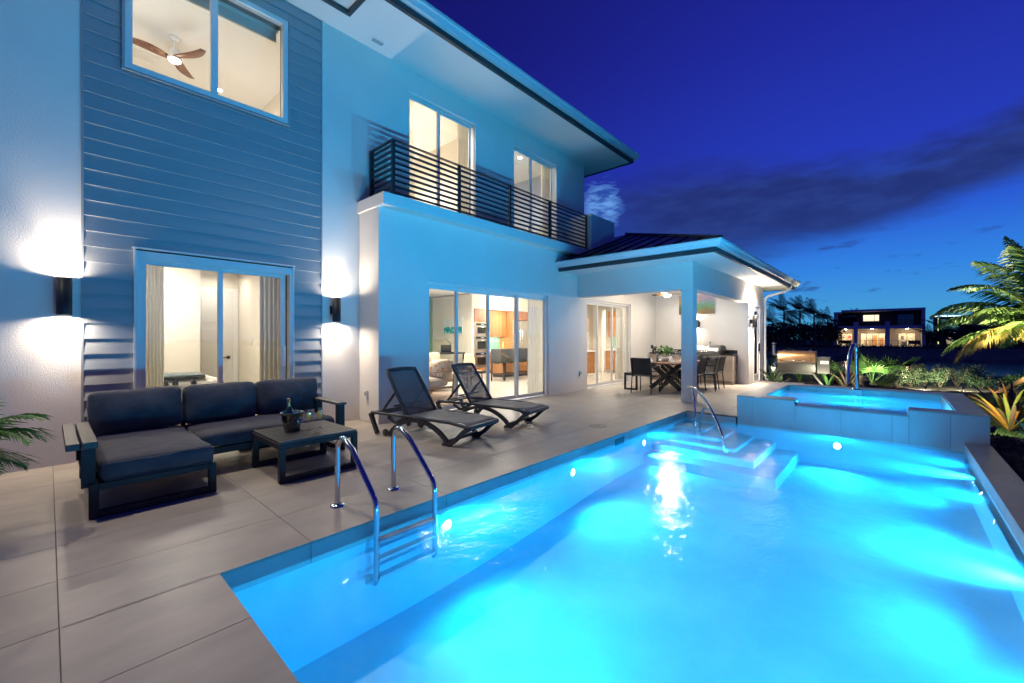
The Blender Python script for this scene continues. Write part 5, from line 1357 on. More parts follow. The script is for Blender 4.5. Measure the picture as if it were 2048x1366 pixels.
for a,b in ((12.878,13.40),(13.403,13.938)): box_o('cabinet_door',cab_wood,(a,b,KY-.05,KY-.03,2.12,2.48),kt)
box_o('plinth',blackmetal,(10.79,13.96,KY+.05,12.3,0,.099),kt,bev=0)
light('undercabinet_lamp','AREA',(12.2,12.2,1.40),16,WARM,kt,size=1.1,sy=.08)
def oven(z0,z1,label,win=(.15,.75)):
    t=thing('wall_oven',label,'oven',(11.18,KY-.03,z0),group='stacked wall ovens')
    box_o('oven_body',brushed,(10.80,11.56,KY-.035,KY-.0215,z0,z1),t,bev=.005)
    h=z1-z0
    box_o('control_strip',glassblack,(10.84,11.52,KY-.04,KY-.0355,z1-.11,z1-.03),t)
    box_o('window',glassblack,(10.92,11.44,KY-.041,KY-.0355,z0+h*win[0],z0+h*win[1]-.06),t)
    mb=MB(); mb.tube([(10.88,KY-.035,z1-.17),(10.88,KY-.08,z1-.17),(11.48,KY-.08,z1-.17),(11.48,KY-.035,z1-.17)],.01,8); mb.build('handle',chrome,t)
    mb=MB(); mb.box(11.1,11.26,KY-.0425,KY-.0405,z1-.09,z1-.05); mb.build('clock',mat('clock_face',(.02,.03,.05),.2,emit=(.6,.8,1),estr=.8),t)
oven(1.47,1.96,'top oven of the stainless wall oven stack'); oven(.86,1.45,'middle oven of the stainless wall oven stack'); oven(.26,.84,'bottom oven of the stainless wall oven stack')
fg=thing('fridge','large two-door stainless fridge in a teak surround','fridge',(13.4,KY,0))
box_o('fridge_door',brushed,(12.88,13.40,KY-.04,KY+.3,.12,2.10),fg,bev=.006); box_o('fridge_door',brushed,(13.405,13.935,KY-.04,KY+.3,.12,2.10),fg,bev=.006)
for x in (13.34,13.47):
    mb=MB(); mb.tube([(x,KY-.04,.6),(x,KY-.09,.62),(x,KY-.09,1.7),(x,KY-.04,1.72)],.012,8); mb.build('handle',chrome,fg)
box_o('ice_dispenser',glassblack,(13.02,13.26,KY-.046,KY-.0405,.98,1.36),fg); box_o('vent_strip',mat('vent_grey'),(12.88,13.935,KY-.043,KY-.0405,1.94,1.95),fg,bev=0)
isl=thing('kitchen_island','teak kitchen island with white top behind the bar stools','kitchen island',(11.1,10.3,0))
for i in range(4): box_o('side_panel',cab_wood,(10.55+i*.6,10.55+i*.6+.597,9.98,10.0,.1,.86),isl)
box_o('island_body',cab_wood,(10.55,12.95,10.001,10.6,.1,.86),isl,bev=0); box_o('island_top',china,(10.45,13.05,9.78,10.65,.87,.91),isl,bev=.004); box_o('plinth',blackmetal,(10.6,12.9,10.05,10.55,0,.099),isl,bev=0)
bt_=thing('oil_bottle','small pale bottle standing on the kitchen worktop','bottle',(12.55,11.95,.91)); mb=MB(); mb.lathe([(.0001,0),(.045,0),(.045,.16),(.018,.22),(.016,.30),(.0001,.30)],(12.55,11.9,.911),16); mb.build('bottle_body',mat('olive_glass',(.4,.42,.18),.15),bt_)
def make_stool():
    s=thing('bar_stool','x','bar stool',(0,0,0),local=True,group='grey bar stools at the island')
    for a in (-.2,.2):
        for b in (-.2,.2):
            mb=MB(); mb.bar((a,b,0),(a*.92,b*.92,.62),.035); mb.build('leg',blackmetal,s)
    mb=MB(); mb.box(-.2,.2,-.21,-.18,.2,.225); mb.box(-.2,.2,.18,.21,.2,.225); mb.box(-.21,-.18,-.18,.18,.2,.225); mb.box(.18,.21,-.18,.18,.2,.225); mb.build('foot_ring',blackmetal,s)
    cushion('seat',(-.23,.23,-.22,.22,.60,.70),stoolgrey,s,seed=51); cushion('backrest',(-.235,.235,-.26,-.18,.58,1.03),stoolgrey,s,seed=52,crown=.01)
    return s
so=make_stool()
for i,(x,y,rz,lb) in enumerate(((9.72,9.45,-.75,'grey upholstered bar stool nearest the oven stack'),(10.3,9.42,-.72,'grey upholstered bar stool, middle one at the island'),(11.0,9.5,-.78,'grey upholstered bar stool nearest the white curtain'))):
    o=so if i==0 else copy_tree(so); o.location=(x,y,0); o.rotation_euler=(0,0,rz); o['label']=lb
dw=thing('driftwood_sculpture','pale branching driftwood sculpture by the white curtain','sculpture',(9.5,8.0,0)); rng=random.Random(8); mb=MB()
for k in range(9):
    a=k*.7; mb.tube([(9.6+.15*math.cos(a),7.9+.15*math.sin(a),0),(9.6+.03*math.cos(a+1),7.9+.03*math.sin(a+1),.45),(9.6+.10*math.cos(a+2),7.9+.10*math.sin(a+2),.95+.2*rng.random())],.018,6,rr=[.022,.026,.006])
mb.build('branches',oak,dw)
# second kitchen seen through the narrow door
k2=thing('pantry_units','teak base unit with glass-front wall cabinet and seafoam tiles inside the narrow door','kitchen units',(12.7,8.4,0))
for a,b in ((11.95,12.66),(12.663,13.38)): box_o('cabinet_door',cab_wood,(a,b,8.08,8.1,.1,.86),k2)
box_o('base_carcass',cab_wood,(11.93,13.4,8.101,8.72,.1,.86),k2,bev=0); box_o('worktop',china,(11.9,13.42,8.06,8.72,.87,.91),k2)
for i in range(8):
    for j in range(3): box_o('backsplash_tile',splash_m,(11.93+i*.185,11.93+i*.185+.182,8.715,8.728,.915+j*.215,.915+j*.215+.212),k2,bev=0)
for a in (11.95,12.68): 
    mb=MB(); mb.box(a,a+.7,8.36,8.38,1.58,1.65); mb.box(a,a+.7,8.36,8.38,2.05,2.12); mb.box(a,a+.07,8.36,8.38,1.651,2.049); mb.box(a+.63,a+.7,8.36,8.38,1.651,2.049); f_=mb.build('glass_door',cab_wood,k2); mb=MB(); mb.box(a+.07,a+.63,8.368,8.372,1.651,2.049); mb.build('door_pane',mat('frosted_pane',(.75,.74,.66),.25),f_)
box_o('wall_carcass',cab_wood,(11.94,13.4,8.5,8.725,1.58,2.12),k2,bev=0)
for x in (12.9,13.05): box_o('socket_plate',white_door,(x,x+.09,8.705,8.7135,1.12,1.24),k2)
k3=thing('drawer_units','teak drawer units with wall cabinets at the far end behind the narrow door','drawer units',(15.4,7.7,0))
for y0 in (6.9,7.48,8.06):
    for z0,z1 in ((.1,.38),(.384,.64),(.644,.86)): box_o('drawer',cab_wood,(15.1,15.12,y0,y0+.575,z0,z1),k3)
    box_o('cabinet_door',cab_wood,(15.3,15.32,y0,y0+.575,1.42,2.45),k3)
box_o('base_carcass',cab_wood,(15.121,15.715,6.88,8.64,.1,.86),k3,bev=0); box_o('wall_carcass',cab_wood,(15.321,15.715,6.88,8.64,1.42,2.45),k3,bev=0); box_o('worktop',china,(15.08,15.715,6.88,8.64,.87,.91),k3)
for i in range(9):
    for j in range(2): box_o('backsplash_tile',splash_m,(15.70,15.714,6.9+i*.193,6.9+i*.193+.19,.915+j*.25,.915+j*.25+.247),k3,bev=0)
light('undercabinet_lamp','AREA',(15.5,7.9,1.40),14,WARM,k3,size=.2,sy=1.4)
bk_=thing('worktop_tray','pale tray and bowl standing on the far kitchen worktop','tray',(15.3,8.2,.91)); mb=MB(); mb.box(15.14,15.5,7.9,8.5,.911,.93); mb.box(15.14,15.16,7.9,8.5,.931,.96); mb.build('tray',china,bk_); mb=MB(); mb.lathe([(.0001,0),(.06,0),(.14,.1),(.13,.1),(.0001,.02)],(15.32,8.2,.931),16); mb.build('bowl',china,bk_)
# upper rooms seen through the balcony doors
ms=thing('lit_mirror','tall white framed mirror with glowing light strips in the first balcony room','mirror',(6.5,10.8,4.7))
mb=MB(); mb.box(5.75,6.75,10.86,10.89,4.1,5.6); mb.build('mirror_glass',chrome,ms); mb=MB(); mb.box(5.70,5.76,10.84,10.858,4.05,5.65); mb.box(6.74,6.80,10.84,10.858,4.05,5.65); mb.box(5.761,6.739,10.84,10.858,5.59,5.65); mb.box(5.761,6.739,10.84,10.858,4.05,4.11); mb.build('light_strip',emis('strip_glow',(1,.8,.5),6),ms)
cd_=thing('chandelier','vertical glowing glass rods of a chandelier in the first balcony room','chandelier',(5.3,8.3,5.0))
mb=MB(); mb.lathe([(.0001,0),(.09,0),(.09,.03),(.0001,.03)],(5.3,8.3,6.33),16); mb.tube([(5.3,8.3,6.33),(5.3,8.3,5.25)],.008,6); mb.build('stem',white_door,cd_)
for k in range(5):
    a=k*1.2566; mb=MB(); mb.tube([(5.3+.18*math.cos(a),8.3+.18*math.sin(a),4.55+.07*k),(5.3+.18*math.cos(a),8.3+.18*math.sin(a),5.25)],.016,8); mb.build('glow_rod',emis('rod_glow',(1,.82,.5),14) if k==0 else MT['rod_glow'],cd_)
mb=MB()
for k in range(5):
    a=k*1.2566; mb.bar((5.3,8.3,5.26),(5.3+.18*math.cos(a),8.3+.18*math.sin(a),5.26),.012)
mb.build('arms',white_door,cd_)
light('chandelier_lamp','POINT',(5.3,8.3,4.9),45,WARM,cd_,size=.2)
art('framed_picture','small wood-framed picture low on the blue-grey wall of the second balcony room',(8.75,10.86,4.75),.7,.55,'y',mat('sketch_picture',(.75,.66,.55),.6,c2=(.45,.3,.2),vscale=18),cat='picture',fr=oak,ft=.05)
wc=thing('wood_headboard','wooden headboard low behind the second balcony door','headboard',(9.8,10.4,4.1)); mb=MB(); mb.box(9.2,10.15,10.3,10.36,3.62,4.45); mb.build('board',cab_wood,wc)
# ------------------------------------------------------------ planting
rng=random.Random(21)
def at(px,D,z=-.09):
    v=W(px,D); return (v.x,v.y,z)
def palm_tree(loc,h,nf,L,label,seed,leafm,droop=1.1,nl=34,lean=(0,0),group=None,tr=.13,ll=.5,lw=.045,gz=None,el=(-.2,1.2),wind=(0,0,0),cat='palm tree',name='palm_tree'):
    rg_=random.Random(seed)
    t=thing(name,label,cat,loc,group=group)
    x,y,z=loc; top=Vector((x+lean[0],y+lean[1],z+h))
    pts=[Vector((x,y,z-.1)).lerp(top,i/6)+Vector((math.sin(i*1.3)*.02*h/3,0,0)) for i in range(7)]
    mb=MB(); mb.tube(pts,tr,9,rr=[tr*(1.25-.45*i/6)*(1+.06*(i%2)) for i in range(7)]); mb.build('trunk',bark,t)
    for k in range(nf):
        a=k*2.399+rg_.uniform(-.2,.2); e=el[0]+(el[1]-el[0])*((k*.618)%1)
        d=(math.cos(a)*math.cos(e),math.sin(a)*math.cos(e),math.sin(e))
        mb=MB(); frond(mb,top,d,L*rg_.uniform(.85,1.1),droop*rg_.uniform(.8,1.2),nl,lw,ll,rg_,rw=.02*L/2,wind=wind)
        mb.build('frond',leafm if not isinstance(leafm,(list,tuple)) else leafm[0 if e>.1 else 1],t,fixn=False)
    return t
# the uplit young coconut palm at the right, its trunk just outside the frame
PLX,PLY=W(2112,9.6)
crown=Vector((PLX,PLY,1.5))
pt=thing('coconut_palm','young coconut palm lit from below, fronds reaching in from the right','palm tree',(PLX,PLY,-.09))
mb=MB(); mb.tube([(PLX+.1,PLY,-.2),(PLX+.05,PLY,.5),(PLX,PLY,1.1),(PLX,PLY,1.6)],.14,12,rr=[.22,.17,.15,.12]); mb.build('trunk',bark,pt)
side=Vector((math.sin(CA),-math.cos(CA),0)); dep=Vector((math.cos(CA),math.sin(CA),0))
rg_=random.Random(77)
# (screen-left amount, depth, up, length, droop, material)
spec=[(-1,.0,.28,2.75,1.55,palm_dry,.42,.05),(-1,-.18,.62,2.75,1.25,palm_leaf,.50,.0),(-1,.25,.55,2.5,1.15,palm_leaf,.50,.0),(-1,.1,1.15,2.7,1.25,palm_leaf,.5,.0),(-.75,-.2,1.6,2.6,1.0,palm_leaf,.52,.0),(-.42,.2,1.9,2.5,.8,palm_leaf,.5,0),(-.12,-.3,2.2,2.5,.6,palm_leaf,.5,0),(.4,.3,1.8,2.5,.8,palm_leaf,.5,0),(.8,-.3,1.2,2.4,1.0,palm_leaf,.5,0),(1,.3,.7,2.5,1.2,palm_leaf,.5,0),(.2,-1,.8,2.3,1.2,palm_leaf,.5,0),(-.5,-.8,.9,2.3,1.2,palm_leaf,.5,0),(-.5,.9,.8,2.4,1.2,palm_leaf,.5,0),(.4,.9,.8,2.4,1.2,palm_leaf,.5,0),(-.8,.5,.25,2.2,1.5,palm_leaf,.45,.1),(-1,-.35,.42,2.5,1.4,palm_leaf,.48,0),(-.9,.35,.85,2.4,1.3,palm_leaf,.5,0),(-.7,.1,1.35,2.5,1.1,palm_leaf,.5,0),(-.3,-.1,1.7,2.4,.9,palm_leaf,.5,0)]
for (sx,dy,up,L,dr,m,ll,gf) in spec:
    d=side*sx+dep*dy+Vector((0,0,up)); mb=MB()
    frond(mb,crown,d,L*.97,dr,74,.040,ll*1.12,rg_,rw=.022,hang=.5 if m is palm_leaf else 1.2,gapf=gf)
    mb.build('frond',m,pt,fixn=False)
# timber braces of the palm
for k,(pxa,Da,label) in enumerate(((1992,11.2,'diagonal timber palm brace rising to the right at the picture edge'),)):
    a=Vector(at(pxa,Da,-.12)); mb=MB(); mb.bar(a,crown+Vector((0,0,-.75))-side*.1,.045,.095); br=tag(mb.build('palm_brace',pine,None,bevel=.004),label,'timber brace')
    for t in (.25,.45,.6):
        p=a.lerp(crown+Vector((0,0,-.75)),t)
mb=MB(); b1=W(1994,11.1); mb.bar((b1.x,b1.y-.05,-.12),(b1.x,b1.y-.05,.08),.05); mb.build('ground_stake',pine,br)
# spotlight in the bed aimed up at the palm, the low uplight by the rock
def garden_spot(loc,target,e,label,col_=(1,.9,.55),spot=80):
    t=thing('garden_spotlight',label,'garden light',loc)
    d=(Vector(target)-Vector(loc)).normalized(); c=Vector(loc)+Vector((0,0,.10))
    Mx=d.to_track_quat('Z','Y').to_matrix().to_4x4(); Mx.translation=c
    mb=MB(); mb.lathe([(.0001,-.06),(.035,-.05),(.04,.05),(.036,.05),(.034,.02),(.0001,.02)],n=14,M=Mx); mb.build('lamp_head',blackmetal,t); mb=MB(); mb.tube([tuple(loc),tuple(c)],.008,6); mb.build('spike',blackmetal,t)
    mb=MB(); mb.lathe([(.0001,.024),(.033,.024)],n=14,M=Mx); mb.build('lens',lamp_e,t)
    light('spot_bulb','SPOT',tuple(c+d*.06),e,col_,t,size=.03,rot=d.to_track_quat('-Z','Y').to_euler(),spot=R(spot),blend=.6)
g1=crown-side*1.9-dep*.7; g1.z=-.06
garden_spot(tuple(g1),tuple(crown+Vector((0,0,.5))),3300,'black garden spotlight on the lawn aimed up into the coconut palm',spot=95)
g3=crown-side*.5-dep*2.6; g3.z=-.06
garden_spot(tuple(g3),tuple(crown-side*.7+Vector((0,0,.8))),1700,'second garden spotlight on the lawn aimed at the palm fronds from the front',spot=70)
u0=Vector(at(1735,12.9,-.07)); 
garden_spot(tuple(u0),tuple(u0+Vector((.5,.05,.5))),420,'low garden spotlight beside the pale rock in the border',col_=(1,.92,.45),spot=140)
garden_spot(at(1850,11.6,-.07),at(1860,12.9,.4),260,'low garden spotlight in the border behind the middle of the spa',col_=(1,.93,.6),spot=150)
garden_spot(at(1640,11.75,-.07),at(1660,12.9,.4),160,'low garden spotlight in front of the green cordylines',col_=(1,.93,.65),spot=140)
garden_spot(at(1985,6.2,-.07),at(2018,6.6,.35),60,'small garden spotlight under the orange bromeliad',col_=(1,.88,.6),spot=130)
garden_spot(at(1925,11.4,-.07),at(1950,12.9,.3),200,'low garden spotlight behind the right corner of the spa',col_=(1,.93,.6),spot=140)
# shrubs
def shrub(loc,rad,n,size,m,label,cat='shrub',name='shrub',seed=0,group=None,flowers=0,stem=True):
    t=thing(name,label,cat,loc,group=group); rg=random.Random(seed)
    mb=MB(); x,y,z=loc
    for k in range(5):
        a=k*1.3; mb.tube([(x,y,z-.05),(x+rad[0]*.4*math.cos(a),y+rad[1]*.4*math.sin(a),z+rad[2]*.9),(x+rad[0]*.7*math.cos(a),y+rad[1]*.7*math.sin(a),z+rad[2]*1.6)],.012,5,rr=[.014,.009,.003])
    mb.build('stem',bark,t)
    mb=MB()
    for k in range(6):
        c=(x+rg.uniform(-.55,.55)*rad[0],y+rg.uniform(-.55,.55)*rad[1],z+rad[2]*rg.uniform(.6,1.25)); leafcloud(mb,c,(rad[0]*.6,rad[1]*.6,rad[2]*.7),n//6,size,rg,flat=1.2)
    mb.build('foliage',m,t,fixn=False)
    return t
def strapplant(loc,n,L,wd,m,label,cat,name,seed,spread=.8,curve=.6,up=1.0,ms=None,leafname='leaf'):
    "rosette of long strap leaves, each leaf a part"
    t=thing(name,label,cat,loc); rg=random.Random(seed); x,y,z=loc
    for k in range(n):
        a=k*2.399+rg.uniform(-.3,.3); e=R(rg.uniform(35,85))*up; l=L*rg.uniform(.7,1.1)
        d=Vector((math.cos(a)*math.cos(e)*spread,math.sin(a)*math.cos(e)*spread,math.sin(e))).normalized(); p=Vector((x,y,z)); vs=[];fs=[]; N=8
        tw=rg.uniform(-.5,.5)
        for i in range(N+1):
            u=i/N; w_=wd*(math.sin(PI*min(1,(u*.93+.07)))**.7)*(1 if u<.97 else .2)
            s=d.cross(Vector((0,0,1))); s=(s if s.length>.05 else Vector((1,0,0))).normalized(); s=(s*math.cos(tw*u)+Vector((0,0,1))*math.sin(tw*u)*.6).normalized(); nn=s.cross(d)
            vs+=[p-s*w_/2+nn*w_*.16,p-nn*w_*.05,p+s*w_/2+nn*w_*.16]
            p=p+d*(l/N); d=(d+Vector((0,0,-curve*u*.4))+Vector((rg.gauss(0,.04),rg.gauss(0,.04),0))).normalized()
        for i in range(N):
            for j in range(2): q=i*3+j; fs.append((q,q+1,q+4,q+3))
        mb=MB(); mb.add(vs,fs,True); mb.build(leafname,(ms[k%len(ms)] if ms else m),t,fixn=False)
    return t
bx_=[(1440+0,0)]
strapplant(at(1548,13.2),12,.85,.09,leaf_mid,'broad green fan plant against the wall end left of the pellet grill','plant','broadleaf_plant',3)
strapplant(at(1560,12.4),14,.42,.05,leaf_mid,'low green tuft at the foot of the pellet grill','plant','broadleaf_plant',14)
strapplant(at(1600,13.8),10,.7,.07,leaf_mid,'leafy clump directly behind the legs of the pellet grill','plant','broadleaf_plant',15)
strapplant(at(1655,12.4),16,.68,.075,leaf_mid,'green cordyline clump just right of the pellet grill','cordyline','cordyline',4)
strapplant(at(1672,12.9),14,.62,.07,leaf_mid,'green cordyline clump behind the bronze bromeliad','cordyline','cordyline',44)
strapplant(at(1690,12.1),15,.72,.075,brom,'bronze-leaved bromeliad left of the tall spa handrail','bromeliad','bromeliad',5,spread=.75)
def fanpalm(loc,label,seed,nf=7,Lr=.5):
    t=thing('fan_palm',label,'fan palm',loc); rg=random.Random(seed); x,y,z=loc
    for k in range(nf):
        a=k*2.399; e=R(rg.uniform(30,80)); d=Vector((math.cos(a)*math.cos(e),math.sin(a)*math.cos(e),math.sin(e))); l=rg.uniform(.4,.75)
        p0=Vector((x,y,z)); p1=p0+d*l; s=d.cross(Vector((0,0,1))).normalized(); u2=s.cross(d)
        mb=MB(); mb.tube([p0,p0.lerp(p1,.5)+Vector((0,0,.03)),p1],.009,5)
        for q in range(15):
            b=(q-7)/7*1.45; v=(d*math.cos(b)+s*math.sin(b)-Vector((0,0,.18))).normalized(); L2=Lr*(1-.25*abs(b)/1.5); wv=v.cross(u2).normalized()*.022
            mb.add([p1,p1+v*L2*.5+wv,p1+v*L2-Vector((0,0,.05)),p1+v*L2*.5-wv],[(0,1,2,3)])
        mb.build('frond',leaf_mid,t,fixn=False)
fanpalm(at(1745,13.6),'fan palm with fingered leaves right of the tall spa handrail',61); fanpalm(at(1782,14.2),'fan palm rising behind the bright green ground cover',62,8)
fanpalm(at(1722,14.8),'small fan palm behind the pale rock',63,6)
shrub(at(1765,12.5),(.42,.3,.16),900,.035,leaf_bright,'low mound of glowing yellow-green ground cover under the garden spotlight',seed=9,name='ground_cover_mound',cat='ground cover')
mb=MB(); c=Vector(at(1722,12.6,.05)); bm_=bmesh.new(); bmesh.ops.create_icosphere(bm_,subdivisions=3,radius=.17)
vs=[c+Vector((v.co.x*1.1,v.co.y*1.1,v.co.z*1.15))*(1+.35*mnoise.noise(v.co*9)) for v in bm_.verts]; mb.add(vs,[tuple(v.index for v in f.verts) for f in bm_.faces]); bm_.free(); tag(mb.build('rock',rock_m,None),'pale rugged rock lit by the spotlight at the border edge','rock')
names=['first silvery shrub right of the glowing ground cover','silvery shrub left of the middle of the border hedge row','taller silvery shrub in the middle of the border','fine-leaved shrub right of the middle of the border','wide silvery shrub behind the right half of the spa','dense shrub behind the far right corner of the spa','last silvery shrub before the timber brace']
for i,(px,D,rx,rz_,m) in enumerate(((1795,12.3,.30,.26,leaf_pale),(1822,12.7,.34,.32,leaf_pale),(1850,13.2,.36,.36,leaf_dark),(1880,12.6,.40,.33,leaf_pale),(1915,12.9,.42,.33,leaf_pale),(1948,13.4,.45,.38,leaf_pale),(1962,12.2,.34,.24,leaf_dark))):
    shrub(at(px,D),(rx,rx,rz_),1500,.045,m,names[i],seed=100+i,group='border shrubs behind the spa')
for i,(px,D,rx,rz_,lb) in enumerate(((2030,12.2,.6,.28,'low dark leafy bush right of the timber brace'),(2075,12.8,.7,.33,'dark leafy bush at the right picture edge'),(1640,14.6,.6,.42,'dark bush behind the green cordylines'),(1576,15.2,.7,.6,'dark bush behind the pellet grill'))):
    shrub(at(px,D),(rx,rx,rz_),1900,.05,leaf_mid,lb,seed=200+i,group='dark border bushes')
# croton and agave at the right edge
crx=at(2018,6.6,-.09)
strapplant(crx,54,.84,.052,croton,'orange and green croton-like bromeliad beside the spa corner','bromeliad','croton_plant',8,spread=.95,curve=.7,ms=[croton,croton_g,croton_g,brom,croton])
strapplant(at(2098,4.7,-.09),9,.62,.11,agave,'blue-green broad-leaved agave at the right picture edge','agave','agave',12,spread=1.1,curve=.9)
# frond of a potted palm at the left edge
fpx,fpy=W(-105,2.75)
fp=thing('potted_palm','fresh green potted palm leaning in from the left edge','potted plant',(fpx,fpy,0))
mb=MB(); mb.lathe([(.0001,0),(.15,0),(.20,.34),(.18,.34),(.17,.28),(.0001,.28)],(fpx,fpy,0),24); mb.build('pot',mat('charcoal_pot',(.06,.06,.06),.6),fp)
rg_=random.Random(31)
for k,(sx,dy,up,L,dr) in enumerate(((1,.1,.95,.62,1.7),(1,-.2,.45,.55,1.7),(.9,.4,1.3,.62,1.5),(.7,.3,.65,.6,1.6),(1,.3,.15,.48,1.0),(.8,-.1,1.0,.5,1.7),(-.4,.7,1.5,.6,1.2),(-.8,.1,1.1,.6,1.2),(-.5,-.6,1.3,.6,1.3),(.3,-.5,1.9,.6,1.0),(-.2,.2,2.2,.6,.9))):
    d=side*sx+dep*dy+Vector((0,0,up)); mb=MB(); frond(mb,(fpx,fpy,.60),d,L*.9,dr,20,.020,.22,rg_,rw=.006,hang=.35,wind=tuple(side*.35)); mb.build('frond',frond_green,fp,fixn=False)
mb=MB(); mb.tube([(fpx,fpy,.25),(fpx,fpy,.62)],.02,8); mb.build('stem',bark,fp)
# grass blades on the lawn right of the spa
mb=MB(); rg=random.Random(4)
for _ in range(26000):
    x=rg.uniform(9.7,15.3); y=rg.uniform(-5.5,-.95)
    if x<9.7: continue
    h=rg.uniform(.02,.045); a=rg.uniform(0,6.28); w_=.004; z=-.12
    mb.add([(x-w_*math.cos(a),y-w_*math.sin(a),z),(x+w_*math.cos(a),y+w_*math.sin(a),z),(x+rg.gauss(0,.012),y+rg.gauss(0,.012),z+h)],[(0,1,2)])
mb.build('grass',grass_blade,None,fixn=False,kind='stuff')
# bark chips on the mulch beds
mb=MB()
for _ in range(16000):
    if rg.random()<.45: x=rg.uniform(2.5,9.6); y=rg.uniform(-3.2,-.93)
    else: x=rg.uniform(11.2,17); y=rg.uniform(-.2,4) 
    if x>11 and y>2.0 and x<15.6: continue
    s=rg.uniform(.008,.028); z=-.07+rg.uniform(-.015,.02)
    d=Vector((rg.gauss(0,1),rg.gauss(0,1),rg.gauss(0,.4))).normalized(); u=d.cross(Vector((rg.gauss(0,1),rg.gauss(0,1),rg.gauss(0,1)))).normalized(); q=Vector((x,y,z))
    mb.add([q-d*s-u*s*.4,q+d*s-u*s*.3,q+d*s*.8+u*s*.4,q-d*s*.9+u*s*.3],[(0,1,2,3)])
mb.build('bark_chips',mat('bark_chip',(.05,.038,.03),.85,rnd=0,c2=(.02,.015,.012),vscale=40),None,fixn=False,kind='stuff')
# ------------------------------------------------------------ far bank: house, neon-lit house, palms and trees
fh=thing('waterfront_house','pale two-storey waterfront house with lit ground floor across the canal','house',(92,2,0))
FX=90.0; fy0,fy1=-3.45,7.7
def fb(name,m,*bs,par=None,**k):
    mb=MB()
    for b in bs: mb.box(*b)
    return mb.build(name,m,par or fh,**k)
fb('side_wall',farwall,(FX,FX+9,fy0-.0,fy0+.4,-.2,6.0)); fb('side_wall',farwall,(FX,FX+9,fy1-.4,fy1,-.2,5.7))
fb('roof_slab',farwall,(FX-.02,FX+9,fy0-.02,fy1-1.0,5.72,6.05)); fb('roof_slab',farwall,(FX-.01,FX+9,fy1-1.0,fy1+.02,5.4,5.75))
fb('terrace_slab',farwall,(FX-.05,FX+3,fy0+.4,fy1-.4,2.85,3.35))
fb('pillar',farwall,(FX-.06,FX+.5,.6,1.15,-.1,4.0)); fb('pillar',farwall,(FX-.06,FX+.5,4.55,5.1,-.1,4.0))
fb('upper_wall',fardark,(FX+2.4,FX+2.6,fy0+.4,fy1-.4,3.35,5.72)); fb('back_wall',fardark,(FX+8.8,FX+9,fy0,fy1,-.2,6))
fb('inner_wall',mat('far_room_wall',(.5,.42,.30),.8),(FX+6,FX+6.2,fy0+.4,fy1-.4,0,2.9)); fb('porch_floor',farwall,(FX-.3,FX+9,fy0,fy1,-.2,.02))
fw=mat('far_porch_wall',(.42,.35,.26),.8)
mbx=[(FX+2.4,FX+2.6,fy0+.4,-2.4,.02,2.85),(FX+2.4,FX+2.6,-.4,1.2,.02,2.85),(FX+2.4,FX+2.6,4.3,5.4,.02,2.85),(FX+2.4,FX+2.6,6.8,fy1-.4,.02,2.85),(FX+2.4,FX+2.6,-2.4,-.4,2.15,2.85),(FX+2.4,FX+2.6,1.2,4.3,2.15,2.85),(FX+2.4,FX+2.6,5.4,6.8,2.15,2.85)]
fb('porch_wall',fw,*mbx)
glow=emis('far_window_glow',(1,.80,.50),2.0); glow2=emis('far_window_glow_upper',(1,.82,.55),1.5)
# interior seen through the panes: a lit back wall with furniture silhouettes
fpane=glassmat('far_glass',(.8,.8,.8),1.5)
def fwin(a,b,z0,z1,npn,lit=True,x=FX+2.38):
    o=fb('window_frame',blackmetal,*[(x,x+.06,a+(b-a)*i/npn-.03,a+(b-a)*i/npn+.03,z0,z1) for i in range(npn+1)],(x,x+.05,a,b,z1-.05,z1),(x,x+.05,a,b,z0,z0+.05))
    for i in range(npn): fb('window_pane',fpane if lit else winglass_dark,(x+.03,x+.035,a+(b-a)*i/npn+.03,a+(b-a)*(i+1)/npn-.03,z0+.05,z1-.05),par=o)
fwin(-2.4,-.4,.02,2.15,2); fwin(1.2,4.3,.02,2.15,4); fwin(5.4,6.8,.02,2.15,2)
fwin(-2.2,-.3,3.4,5.2,2,False,FX+2.33); fwin(4.9,6.7,3.4,5.2,2,False,FX+2.33)
o=fb('upper_window',white_door,(FX+2.3,FX+2.39,1.9,4.0,4.15,4.2),(FX+2.3,FX+2.39,1.9,4.0,5.2,5.25),(FX+2.3,FX+2.39,1.9,1.96,4.2,5.2),(FX+2.3,FX+2.39,3.94,4.0,4.2,5.2),(FX+2.3,FX+2.39,2.5,2.56,4.2,5.2))
fb('lit_pane',glow2,(FX+2.34,FX+2.36,1.96,2.5,4.2,5.2),(FX+2.34,FX+2.36,2.56,3.94,4.2,5.2),par=o); fb('window_bar',blackmetal,(FX+2.28,FX+2.3,2.56,3.94,4.5,4.54),par=o)
